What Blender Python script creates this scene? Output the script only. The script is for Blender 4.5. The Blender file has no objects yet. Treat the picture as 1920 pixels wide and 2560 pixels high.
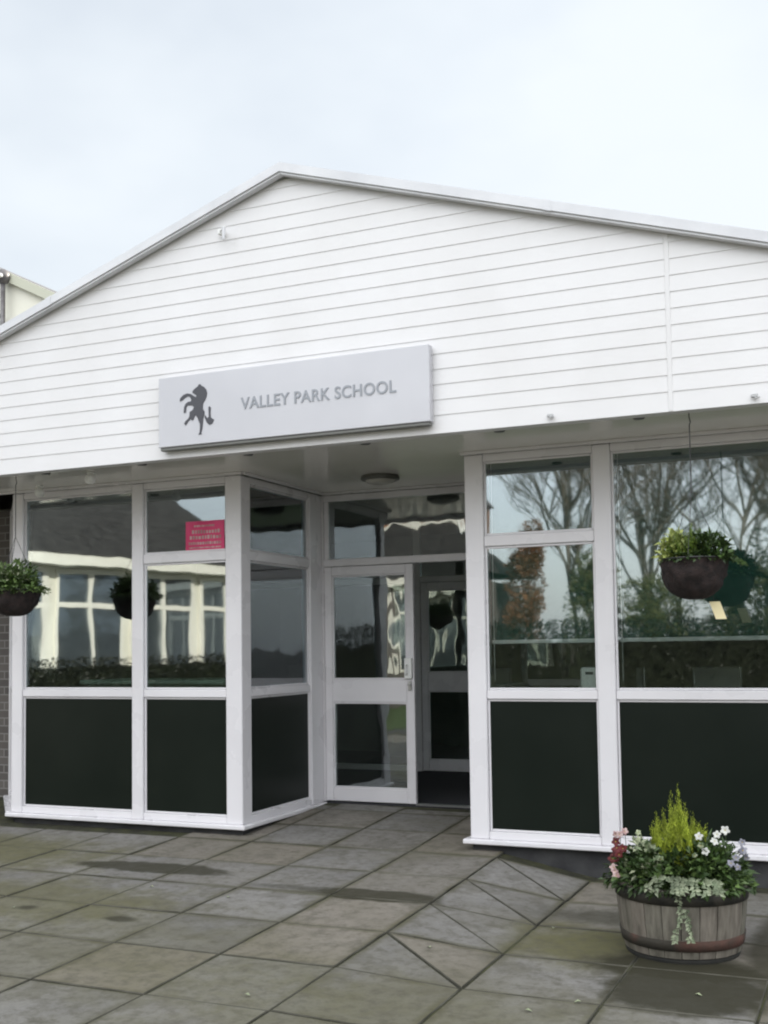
import bpy, math, random
from mathutils import Vector, Matrix, noise
R = random.Random(7)
S = bpy.context.scene
COL = S.collection
rad = math.radians

# ------------------------------------------------------------------ camera
YAW, PITCH, ROLL = -0.40903536, 0.06041394, -0.01417054
CAM = Vector((4.52949, -7.637657, 1.347051))
def cam_axes():
    cy, sy, cp, sp = math.cos(YAW), math.sin(YAW), math.cos(PITCH), math.sin(PITCH)
    f = Vector((sy*cp, cy*cp, sp)); r = Vector((cy, -sy, 0)); u = r.cross(f)
    cr, sr = math.cos(ROLL), math.sin(ROLL)
    return cr*r + sr*u, -sr*r + cr*u, f
r_, u_, f_ = cam_axes()
cd = bpy.data.cameras.new('camera'); cam = bpy.data.objects.new('camera', cd); COL.objects.link(cam)
m = Matrix.Identity(4)
for i in range(3):
    m[i][0], m[i][1], m[i][2], m[i][3] = r_[i], u_[i], -f_[i], CAM[i]
cam.matrix_world = m
cd.sensor_fit = 'VERTICAL'; cd.sensor_height = 36; cd.sensor_width = 36
cd.lens = 2819.42/2560*36
cd.shift_y = 170.0/2560
cd.clip_start = 0.05; cd.clip_end = 2000
S.camera = cam

# ------------------------------------------------------------------ world + sun
SUN_EL, SUN_AZ = 26.0, 42.0          # azimuth from +Y (behind the school) towards +X: the front is in shade
W = bpy.data.worlds.new('World'); S.world = W; W.use_nodes = True
nt = W.node_tree; N = nt.nodes; L = nt.links
bg = N['Background']; bg.inputs[1].default_value = 0.12
sky = N.new('ShaderNodeTexSky'); sky.sky_type = 'NISHITA'; sky.sun_disc = False
sky.sun_elevation = rad(SUN_EL); sky.sun_rotation = rad(SUN_AZ)
sky.air_density = 1.0; sky.dust_density = 2.0; sky.ozone_density = 1.0
tc = N.new('ShaderNodeTexCoord')
mp = N.new('ShaderNodeMapping'); mp.inputs['Scale'].default_value = (1, 1, 1.8)
nz = N.new('ShaderNodeTexNoise'); nz.inputs['Scale'].default_value = 1.6; nz.inputs['Detail'].default_value = 5; nz.inputs['Roughness'].default_value = .5
cr = N.new('ShaderNodeValToRGB'); cr.color_ramp.elements[0].position = .40; cr.color_ramp.elements[1].position = .62
cr.color_ramp.elements[0].color = (.66, .66, .66, 1); cr.color_ramp.elements[1].color = (.97, .97, .97, 1)
mx = N.new('ShaderNodeMixRGB')
mx.inputs[2].default_value = (6.05, 6.45, 6.80, 1)        # thin bright cloud
L.new(tc.outputs['Generated'], mp.inputs[0]); L.new(mp.outputs[0], nz.inputs['Vector'])
L.new(nz.outputs['Fac'], cr.inputs[0]); L.new(cr.outputs[0], mx.inputs[0])
L.new(sky.outputs[0], mx.inputs[1])
# overcast: brightest high overhead, towards the open side
dt = N.new('ShaderNodeVectorMath'); dt.operation = 'DOT_PRODUCT'; dt.inputs[1].default_value = (.1, -.66, .745)
mr0 = N.new('ShaderNodeMapRange'); mr0.interpolation_type = 'SMOOTHSTEP'; mr0.inputs[1].default_value = .45; mr0.inputs[2].default_value = .98; mr0.inputs[3].default_value = 0; mr0.inputs[4].default_value = 1
cl0 = N.new('ShaderNodeMixRGB'); cl0.inputs[1].default_value = (.705, .705, .705, 1); cl0.inputs[2].default_value = (2.74, 2.62, 2.52, 1)
vs0 = N.new('ShaderNodeMixRGB'); vs0.blend_type = 'MULTIPLY'; vs0.inputs[0].default_value = 1
L.new(tc.outputs['Generated'], dt.inputs[0]); L.new(dt.outputs['Value'], mr0.inputs[0]); L.new(mr0.outputs[0], cl0.inputs[0])
L.new(mx.outputs[0], vs0.inputs[1]); L.new(cl0.outputs[0], vs0.inputs[2])
L.new(vs0.outputs[0], bg.inputs[0])
sd = bpy.data.lights.new('sun', 'SUN'); sd.energy = 5.0; sd.angle = rad(.6); sd.color = (1, .93, .82)
so = bpy.data.objects.new('sun', sd); COL.objects.link(so)
el, az = rad(SUN_EL), rad(SUN_AZ)
sv = Vector((math.sin(az)*math.cos(el), math.cos(az)*math.cos(el), math.sin(el)))
so.rotation_euler = sv.to_track_quat('Z', 'Y').to_euler(); so.location = sv*60
S.view_settings.view_transform = 'Standard'; S.view_settings.look = 'None'
S.view_settings.exposure = 0.87; S.view_settings.gamma = 1
S.cycles.filter_width = 2.1
S.cycles.max_bounces = 10; S.cycles.transparent_max_bounces = 16; S.cycles.glossy_bounces = 6

# ------------------------------------------------------------------ materials
def mat(name, col, rough=.5, metal=0, spec=.5):
    M = bpy.data.materials.new(name); M.use_nodes = True
    b = M.node_tree.nodes['Principled BSDF']
    b.inputs['Base Color'].default_value = (*col, 1); b.inputs['Roughness'].default_value = rough
    b.inputs['Metallic'].default_value = metal; b.inputs['Specular IOR Level'].default_value = spec
    return M
def bsdf(M): return M.node_tree.nodes['Principled BSDF']
def nvar(M, c1, c2, scale=3, detail=5, lo=.35, hi=.65, stretch=(1, 1, 1), bump=0, bscale=60, island=0, rvar=0, dist=0):
    """surface colour that wanders between two real tones, optional bump and per-piece variation"""
    t = M.node_tree; n = t.nodes; l = t.links; b = bsdf(M)
    tc = n.new('ShaderNodeTexCoord'); mp = n.new('ShaderNodeMapping'); mp.inputs['Scale'].default_value = stretch
    l.new(tc.outputs['Object'], mp.inputs[0])
    nz = n.new('ShaderNodeTexNoise'); nz.inputs['Scale'].default_value = scale; nz.inputs['Detail'].default_value = detail; nz.inputs['Distortion'].default_value = dist
    l.new(mp.outputs[0], nz.inputs['Vector'])
    r = n.new('ShaderNodeValToRGB'); e = r.color_ramp.elements
    e[0].position, e[1].position = lo, hi; e[0].color = (*c1, 1); e[1].color = (*c2, 1)
    l.new(nz.outputs['Fac'], r.inputs[0]); out = r.outputs[0]
    if island:
        g = n.new('ShaderNodeNewGeometry'); mr = n.new('ShaderNodeMapRange')
        mr.inputs[3].default_value = 1-island; mr.inputs[4].default_value = 1+island
        l.new(g.outputs['Random Per Island'], mr.inputs[0])
        mm = n.new('ShaderNodeVectorMath'); mm.operation = 'SCALE'
        l.new(out, mm.inputs[0]); l.new(mr.outputs[0], mm.inputs['Scale']); out = mm.outputs[0]
    l.new(out, b.inputs['Base Color'])
    if bump:
        n2 = n.new('ShaderNodeTexNoise'); n2.inputs['Scale'].default_value = bscale; n2.inputs['Detail'].default_value = 4
        l.new(tc.outputs['Object'], n2.inputs['Vector'])
        bp = n.new('ShaderNodeBump'); bp.inputs['Strength'].default_value = bump; bp.inputs['Distance'].default_value = .01
        l.new(n2.outputs['Fac'], bp.inputs['Height']); l.new(bp.outputs[0], b.inputs['Normal'])
    if rvar:
        mr = n.new('ShaderNodeMapRange'); mr.inputs[3].default_value = b.inputs['Roughness'].default_value-rvar; mr.inputs[4].default_value = b.inputs['Roughness'].default_value+rvar
        l.new(nz.outputs['Fac'], mr.inputs[0]); l.new(mr.outputs[0], b.inputs['Roughness'])
    return M
MT = {}
MT['upvc'] = nvar(mat('upvc', (.8, .8, .82), .28), (.69, .67, .69), (.75, .73, .75), 2.2, 6, .3, .7, rvar=.06)
MT['clad'] = nvar(mat('cladding', (.8, .8, .81), .4), (.675, .660, .658), (.715, .702, .705), 1.2, 6, .3, .65, stretch=(1.6, 1, 1.2), bump=.05, bscale=25)
MT['verge'] = nvar(mat('verge', (.6, .62, .65), .4), (.58, .58, .60), (.68, .68, .70), 3, 5)
MT['soffit'] = nvar(mat('soffit', (.6, .6, .58), .13), (.66, .64, .60), (.74, .72, .68), 1.4, 4, .3, .7, bump=.03, bscale=3)
MT['dark_fit'] = mat('dark_fitting', (.06, .06, .06), .5)
MT['panel'] = nvar(mat('panel', (.01, .014, .012), .4, spec=.2), (.0042, .0078, .0052), (.0066, .0105, .0072), 2, 4, .3, .7, rvar=.05)
MT['plinth'] = nvar(mat('plinth', (.03, .03, .032), .8), (.022, .022, .024), (.045, .045, .046), 6, 5, bump=.3, bscale=40)
MT['roof'] = nvar(mat('roof', (.12, .12, .125), .8), (.09, .09, .095), (.16, .16, .16), 4, 5, bump=.3, bscale=20)
MT['sign'] = nvar(mat('sign_board', (.6, .6, .64), .38, .25), (.49, .485, .51), (.56, .555, .58), 1.2, 3, .3, .7)
MT['sign_shadow'] = mat('sign_shadow', (.16, .16, .15), .5)
MT['letter'] = mat('lettering', (.27, .28, .30), .35, .55)
MT['emblem'] = mat('emblem', (.055, .055, .065), .4)
MT['coir'] = nvar(mat('coir', (.03, .02, .015), .9), (.007, .005, .005), (.026, .015, .013), 25, 6, .3, .7, bump=.8, bscale=90)
MT['chain'] = mat('chain', (.06, .06, .06), .5, .7)
MT['wall_in'] = nvar(mat('interior_wall', (.35, .34, .3), .8), (.26, .25, .23), (.36, .35, .32), 1.5, 4)
MT['carpet'] = nvar(mat('carpet', (.03, .03, .035), .95), (.02, .02, .025), (.045, .045, .05), 60, 3)
MT['blind'] = nvar(mat('blind', (.02, .06, .045), .8), (.022, .085, .064), (.034, .11, .085), 3, 4)
MT['metal'] = mat('metal', (.5, .5, .5), .3, .9)
MT['white'] = mat('white_plastic', (.8, .8, .78), .35)
MT['desk'] = nvar(mat('desk', (.3, .42, .35), .5), (.26, .38, .31), (.34, .45, .38), 3, 3)
MT['pink'] = nvar(mat('poster', (.62, .03, .13), .5), (.55, .025, .12), (.68, .05, .17), 6, 3)
MT['cream'] = nvar(mat('cream_wall', (.8, .78, .68), .7), (.75, .73, .62), (.85, .83, .74), .8, 5, bump=.15, bscale=15)
MT['cream_verge'] = mat('cream_verge', (.50, .50, .40), .6)
MT['pipe'] = nvar(mat('pipe', (.16, .15, .15), .5, .3), (.12, .11, .11), (.20, .19, .19), 8, 3)
MT['asphalt'] = nvar(mat('asphalt', (.06, .06, .06), .9), (.045, .045, .045), (.075, .073, .07), 3, 8, bump=.5, bscale=120)
MT['grass'] = nvar(mat('grass', (.05, .09, .02), .9), (.035, .06, .015), (.07, .11, .03), 5, 8, bump=.6, bscale=80)
MT['bark'] = nvar(mat('bark', (.09, .07, .05), .9), (.09, .08, .06), (.20, .18, .15), 8, 6, stretch=(1, 1, .3), bump=.6, bscale=30)
MT['rail_pale'] = mat('pale_bar', (.85, .86, .85), .35)
MT['tag'] = mat('tag', (.80, .70, .42), .6)
MT['lampglass'] = mat('lamp_glass', (.42, .41, .37), .25)
MT['lampring'] = mat('lamp_ring', (.10, .10, .09), .4)
MT['soil'] = nvar(mat('soil', (.02, .015, .01), 1), (.012, .009, .006), (.035, .025, .018), 40, 5, bump=1, bscale=80)

def brick_mat(name, c1, c2, mortar, scale=1.0, rotx=False):
    M = mat(name, c1, .85); t = M.node_tree; n = t.nodes; l = t.links
    tc = n.new('ShaderNodeTexCoord'); sx = n.new('ShaderNodeSeparateXYZ'); cx = n.new('ShaderNodeCombineXYZ')
    ad = n.new('ShaderNodeMath'); ad.operation = 'ADD'
    l.new(tc.outputs['Object'], sx.inputs[0]); l.new(sx.outputs[0], ad.inputs[0]); l.new(sx.outputs[1], ad.inputs[1])
    l.new(ad.outputs[0], cx.inputs[0]); l.new(sx.outputs[2], cx.inputs[1])
    b = n.new('ShaderNodeTexBrick'); b.inputs['Scale'].default_value = scale
    b.inputs['Color1'].default_value = (*c1, 1); b.inputs['Color2'].default_value = (*c2, 1); b.inputs['Mortar'].default_value = (*mortar, 1)
    b.inputs['Brick Width'].default_value = .225; b.inputs['Row Height'].default_value = .075; b.inputs['Mortar Size'].default_value = .006
    l.new(cx.outputs[0], b.inputs['Vector']); l.new(b.outputs['Color'], bsdf(M).inputs['Base Color'])
    bp = n.new('ShaderNodeBump'); bp.inputs['Strength'].default_value = .5; bp.inputs['Distance'].default_value = .01; bp.invert = True
    l.new(b.outputs['Fac'], bp.inputs['Height']); l.new(bp.outputs[0], bsdf(M).inputs['Normal'])
    return M
MT['brick_dark'] = brick_mat('brown_brick', (.085, .075, .07), (.13, .115, .105), (.20, .19, .18))
MT['brick_red'] = brick_mat('red_brick', (.34, .13, .06), (.42, .18, .09), (.4, .34, .28))

def glass_mat(name, tint, refl, wob, wscale=1.6):
    M = bpy.data.materials.new(name); M.use_nodes = True; t = M.node_tree; n = t.nodes; l = t.links
    n.remove(n['Principled BSDF']); out = n['Material Output']
    tr = n.new('ShaderNodeBsdfTransparent'); tr.inputs[0].default_value = (*tint, 1)
    gl = n.new('ShaderNodeBsdfGlossy'); gl.inputs['Roughness'].default_value = .022; gl.inputs['Color'].default_value = (.93, .97, 1, 1)
    fr = n.new('ShaderNodeFresnel'); fr.inputs[0].default_value = 1.5
    ma = n.new('ShaderNodeMath'); ma.operation = 'MULTIPLY_ADD'; ma.inputs[1].default_value = 1.2; ma.inputs[2].default_value = refl; ma.use_clamp = True
    l.new(fr.outputs[0], ma.inputs[0])
    mx = n.new('ShaderNodeMixShader'); l.new(ma.outputs[0], mx.inputs[0]); l.new(tr.outputs[0], mx.inputs[1]); l.new(gl.outputs[0], mx.inputs[2]); l.new(mx.outputs[0], out.inputs[0])
    tc = n.new('ShaderNodeTexCoord'); mp = n.new('ShaderNodeMapping'); mp.inputs['Scale'].default_value = (1.6, 1.6, .8)
    nz = n.new('ShaderNodeTexNoise'); nz.inputs['Scale'].default_value = wscale; nz.inputs['Detail'].default_value = 1.5
    l.new(tc.outputs['Object'], mp.inputs[0]); l.new(mp.outputs[0], nz.inputs['Vector'])
    bp = n.new('ShaderNodeBump'); bp.inputs['Strength'].default_value = 1; bp.inputs['Distance'].default_value = wob
    l.new(nz.outputs['Fac'], bp.inputs['Height']); l.new(bp.outputs[0], gl.inputs['Normal'])
    return M
MT['glass'] = glass_mat('glass', (.86, .90, .88), .15, .0012)
MT['glass_wavy'] = glass_mat('wavy_glass', (.86, .90, .88), .11, .003, 2.6)

def leaf_mat(name, c1, c2, rough=.45, isl=.45):
    M = mat(name, c1, rough, spec=.35); t = M.node_tree; n = t.nodes; l = t.links; b = bsdf(M)
    g = n.new('ShaderNodeNewGeometry'); r = n.new('ShaderNodeValToRGB'); e = r.color_ramp.elements
    e[0].color = (*c1, 1); e[1].color = (*c2, 1)
    l.new(g.outputs['Random Per Island'], r.inputs[0])
    tc = n.new('ShaderNodeTexCoord'); nz = n.new('ShaderNodeTexNoise'); nz.inputs['Scale'].default_value = 9; l.new(tc.outputs['Object'], nz.inputs['Vector'])
    mr = n.new('ShaderNodeMapRange'); mr.inputs[1].default_value = .3; mr.inputs[2].default_value = .7; mr.inputs[3].default_value = 1-isl; mr.inputs[4].default_value = 1+isl
    l.new(nz.outputs['Fac'], mr.inputs[0])
    v = n.new('ShaderNodeVectorMath'); v.operation = 'SCALE'; l.new(r.outputs[0], v.inputs[0]); l.new(mr.outputs[0], v.inputs['Scale'])
    l.new(v.outputs[0], b.inputs['Base Color'])
    b.inputs['Subsurface Weight'].default_value = 0
    return M
MT['conifer'] = leaf_mat('golden_conifer', (.15, .20, .014), (.40, .46, .05), .6, .5)
MT['darkleaf'] = leaf_mat('dark_leaf', (.018, .035, .010), (.055, .095, .026))
MT['midleaf'] = leaf_mat('mid_leaf', (.05, .09, .012), (.15, .22, .03))
MT['limeleaf'] = leaf_mat('lime_leaf', (.20, .25, .06), (.42, .46, .16))
MT['greenleaf'] = leaf_mat('green_leaf', (.045, .08, .02), (.12, .18, .055))
MT['silver'] = leaf_mat('silver_leaf', (.12, .15, .09), (.27, .30, .20), .6, .3)
MT['var'] = leaf_mat('variegated_leaf', (.08, .12, .05), (.36, .38, .25), .5, .3)
MT['redpetal'] = leaf_mat('red_petal', (.07, .010, .012), (.15, .025, .027), .6, .2)
MT['pinkpetal'] = leaf_mat('pink_petal', (.35, .22, .21), (.55, .42, .40), .6, .2)
MT['whitepetal'] = leaf_mat('white_petal', (.42, .42, .39), (.58, .58, .53), .6, .1)
MT['mauvepetal'] = leaf_mat('mauve_petal', (.14, .14, .17), (.30, .30, .34), .6, .2)
MT['eye'] = mat('flower_eye', (.35, .25, .04), .7)
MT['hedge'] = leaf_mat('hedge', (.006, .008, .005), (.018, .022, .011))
MT['ever'] = leaf_mat('evergreen', (.05, .06, .02), (.14, .15, .06))
MT['autumn'] = leaf_mat('autumn_leaf', (.12, .06, .03), (.24, .12, .06))

# weathered barrel wood, staves by angle
M = mat('barrel_wood', (.3, .27, .22), .8); t = M.node_tree; n = t.nodes; l = t.links
tc = n.new('ShaderNodeTexCoord'); g = n.new('ShaderNodeNewGeometry')
mp = n.new('ShaderNodeMapping'); mp.inputs['Scale'].default_value = (14, 14, 2)
nz = n.new('ShaderNodeTexNoise'); nz.inputs['Scale'].default_value = 2.2; nz.inputs['Detail'].default_value = 7; nz.inputs['Roughness'].default_value = .65
l.new(tc.outputs['Object'], mp.inputs[0]); l.new(mp.outputs[0], nz.inputs['Vector'])
r = n.new('ShaderNodeValToRGB'); e = r.color_ramp.elements; e[0].position = .32; e[1].position = .7
e[0].color = (.085, .078, .064, 1); e[1].color = (.225, .212, .180, 1); l.new(nz.outputs['Fac'], r.inputs[0])
r2 = n.new('ShaderNodeValToRGB'); e = r2.color_ramp.elements; e[0].color = (.85, .85, .80, 1); e[1].color = (1.1, 1.02, 1.0, 1); l.new(g.outputs['Random Per Island'], r2.inputs[0])
mm = n.new('ShaderNodeMixRGB'); mm.blend_type = 'MULTIPLY'; mm.inputs[0].default_value = 1; l.new(r.outputs[0], mm.inputs[1]); l.new(r2.outputs[0], mm.inputs[2])
l.new(mm.outputs[0], bsdf(M).inputs['Base Color'])
bp = n.new('ShaderNodeBump'); bp.inputs['Strength'].default_value = .5; bp.inputs['Distance'].default_value = .008; l.new(nz.outputs['Fac'], bp.inputs['Height']); l.new(bp.outputs[0], bsdf(M).inputs['Normal'])
MT['stave'] = M
MT['gap_shade'] = nvar(mat('under_barrel_shade', (.012, .012, .01), .8), (.008, .008, .007), (.02, .019, .015), 8, 4)
MT['hoop'] = nvar(mat('hoop', (.03, .03, .03), .7, .4), (.018, .019, .016), (.05, .045, .036), 14, 6, bump=.3, bscale=60)
MT['hoop_rust'] = nvar(mat('hoop_rust', (.1, .04, .03), .85, .1), (.035, .03, .022), (.10, .046, .034), 4, 6, .50, .64, bump=.3, bscale=60)

# concrete paving slabs: own tone per slab, algae and damp stains with shapes of their own, painted shade at the barrel
def slab_mat():
    M = mat('paving_slab', (.2, .2, .19), .78, spec=.12); t = M.node_tree; n = t.nodes; l = t.links; b = bsdf(M)
    tc = n.new('ShaderNodeTexCoord'); g = n.new('ShaderNodeNewGeometry')
    def noise_(scale, detail=6, rough=.6, dist=0, vec=None):
        z = n.new('ShaderNodeTexNoise'); z.inputs['Scale'].default_value = scale; z.inputs['Detail'].default_value = detail; z.inputs['Roughness'].default_value = rough; z.inputs['Distortion'].default_value = dist
        l.new(vec or tc.outputs['Object'], z.inputs['Vector']); return z.outputs['Fac']
    def ramp(src, p0, p1, c0=(0, 0, 0, 1), c1=(1, 1, 1, 1)):
        r = n.new('ShaderNodeValToRGB'); e = r.color_ramp.elements; e[0].position, e[1].position = p0, p1; e[0].color, e[1].color = c0, c1
        l.new(src, r.inputs[0]); return r.outputs[0]
    def mix(fac, a, bb, mode='MIX'):
        m = n.new('ShaderNodeMixRGB'); m.blend_type = mode
        for k, v in ((0, fac), (1, a), (2, bb)):
            if isinstance(v, (int, float)): m.inputs[k].default_value = v
            elif isinstance(v, tuple): m.inputs[k].default_value = v
            else: l.new(v, m.inputs[k])
        return m.outputs[0]
    def math_(op, a, b_=None, c=None):
        m = n.new('ShaderNodeMath'); m.operation = op
        for k, v in enumerate((a, b_, c)):
            if v is None: continue
            if isinstance(v, (int, float)): m.inputs[k].default_value = v
            else: l.new(v, m.inputs[k])
        return m.outputs[0]
    base = ramp(g.outputs['Random Per Island'], 0, 1, (.148, .142, .136, 1), (.232, .223, .213, 1))
    base = mix(ramp(noise_(2.2, 8), .35, .7), base, (.235, .226, .212, 1))
    base = mix(math_('MULTIPLY', ramp(noise_(70, 3, .7), .45, .75), .35), base, (.10, .095, .09, 1))
    # warm sandy slabs
    warm = ramp(math_('MULTIPLY', g.outputs['Random Per Island'], 7.13), 0, 1)
    fr = n.new('ShaderNodeMath'); fr.operation = 'FRACT'; l.new(math_('MULTIPLY', g.outputs['Random Per Island'], 7.13), fr.inputs[0])
    base = mix(math_('MULTIPLY', ramp(fr.outputs[0], .5, .85), .6), base, (.215, .185, .145, 1))
    # position-bound stains, with shade painted in front of the barrel
    sep = n.new('ShaderNodeSeparateXYZ'); l.new(tc.outputs['Object'], sep.inputs[0]); X, Y = sep.outputs[0], sep.outputs[1]
    wob = math_('MULTIPLY_ADD', noise_(3.2, 6, .6, .3), 2.0, -1.0)
    wob2 = math_('MULTIPLY_ADD', noise_(11, 5, .6), 1.2, -.6)
    def ell(cx, cy, rx, ry, soft=.5, w=1.0):
        dx = math_('DIVIDE', math_('SUBTRACT', X, cx), rx); dy = math_('DIVIDE', math_('SUBTRACT', Y, cy), ry)
        d = math_('SQRT', math_('ADD', math_('MULTIPLY', dx, dx), math_('MULTIPLY', dy, dy)))
        d = math_('ADD', d, math_('MULTIPLY', wob, w)); d = math_('ADD', d, math_('MULTIPLY', wob2, .4))
        mr = n.new('ShaderNodeMapRange'); mr.interpolation_type = 'SMOOTHSTEP'; l.new(d, mr.inputs[0])
        mr.inputs[1].default_value = 1-soft; mr.inputs[2].default_value = 1+soft; mr.inputs[3].default_value = 1; mr.inputs[4].default_value = 0
        return mr.outputs[0]
    alg = ramp(noise_(.9, 6, .65, .4), .46, .68)
    base = mix(math_('MULTIPLY', ramp(noise_(4.5, 8, .7, .3), .48, .60), .5), base, (.098, .092, .078, 1))
    base = mix(math_('MULTIPLY', alg, .6), base, (.128, .119, .088, 1))
    for a in [(3.1, -1.75, .42, .42, .5, .8, .9), (-1.6, -1.0, 1.0, .55, .5, .8, .8), (.7, -2.9, 1.2, .8, .8, .8, .4), (2.7, -3.2, 1.0, .5, .8, .9, .5), (-.3, -2.1, .9, .5, .5, 1., .65)]:
        base = mix(math_('MULTIPLY', ell(*a[:6]), a[6]), base, (.108, .102, .048, 1))
    def near(co, off, pitch):
        f = n.new('ShaderNodeMath'); f.operation = 'FRACT'; l.new(math_('MULTIPLY_ADD', co, 1/pitch, -off/pitch+40), f.inputs[0])
        return math_('MULTIPLY', math_('SUBTRACT', .5, math_('ABSOLUTE', math_('SUBTRACT', f.outputs[0], .5))), pitch)
    dmin = math_('MINIMUM', near(X, .17, .643), near(Y, -.80, .632))
    mr = n.new('ShaderNodeMapRange'); mr.interpolation_type = 'SMOOTHSTEP'; l.new(math_('MULTIPLY_ADD', wob2, .03, dmin), mr.inputs[0])
    mr.inputs[1].default_value = .012; mr.inputs[2].default_value = .06; mr.inputs[3].default_value = .7; mr.inputs[4].default_value = 0
    base = mix(math_('MULTIPLY', mr.outputs[0], ramp(noise_(1.7, 5), .38, .62)), base, (.075, .070, .035, 1))
    base = mix(math_('MULTIPLY', ramp(noise_(16, 7, .7), .47, .66), .6), base, (.085, .078, .06, 1))
    wet_shade = None  # damp patches; the barrel-front ellipse also paints the dark shadow there
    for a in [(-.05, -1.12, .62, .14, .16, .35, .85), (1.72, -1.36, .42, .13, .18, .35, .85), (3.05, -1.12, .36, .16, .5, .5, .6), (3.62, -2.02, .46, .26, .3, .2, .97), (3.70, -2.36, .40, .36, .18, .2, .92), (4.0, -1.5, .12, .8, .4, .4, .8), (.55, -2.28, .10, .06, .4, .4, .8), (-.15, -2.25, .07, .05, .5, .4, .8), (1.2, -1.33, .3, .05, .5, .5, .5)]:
        e_ = math_('MULTIPLY', ell(*a[:6]), a[6]); wet_shade = e_ if wet_shade is None else math_('MAXIMUM', wet_shade, e_)
    base = mix(wet_shade, base, (.036, .034, .022, 1))
    l.new(base, b.inputs['Base Color'])
    rr = n.new('ShaderNodeMapRange'); l.new(noise_(5, 5), rr.inputs[0]); rr.inputs[1].default_value = .3; rr.inputs[2].default_value = .7; rr.inputs[3].default_value = .65; rr.inputs[4].default_value = .9
    l.new(rr.outputs[0], b.inputs['Roughness'])
    bp = n.new('ShaderNodeBump'); bp.inputs['Strength'].default_value = .35; bp.inputs['Distance'].default_value = .004; l.new(noise_(45, 6, .7), bp.inputs['Height']); l.new(bp.outputs[0], b.inputs['Normal'])
    return M
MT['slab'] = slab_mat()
MT['slab_edge'] = nvar(mat('slab_edge', (.05, .05, .04), .9), (.035, .033, .022), (.085, .08, .062), 5, 5)
MT['joint'] = nvar(mat('joint_moss', (.03, .03, .015), 1), (.018, .017, .010), (.05, .052, .018), 7, 6, bump=1, bscale=70)

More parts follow.
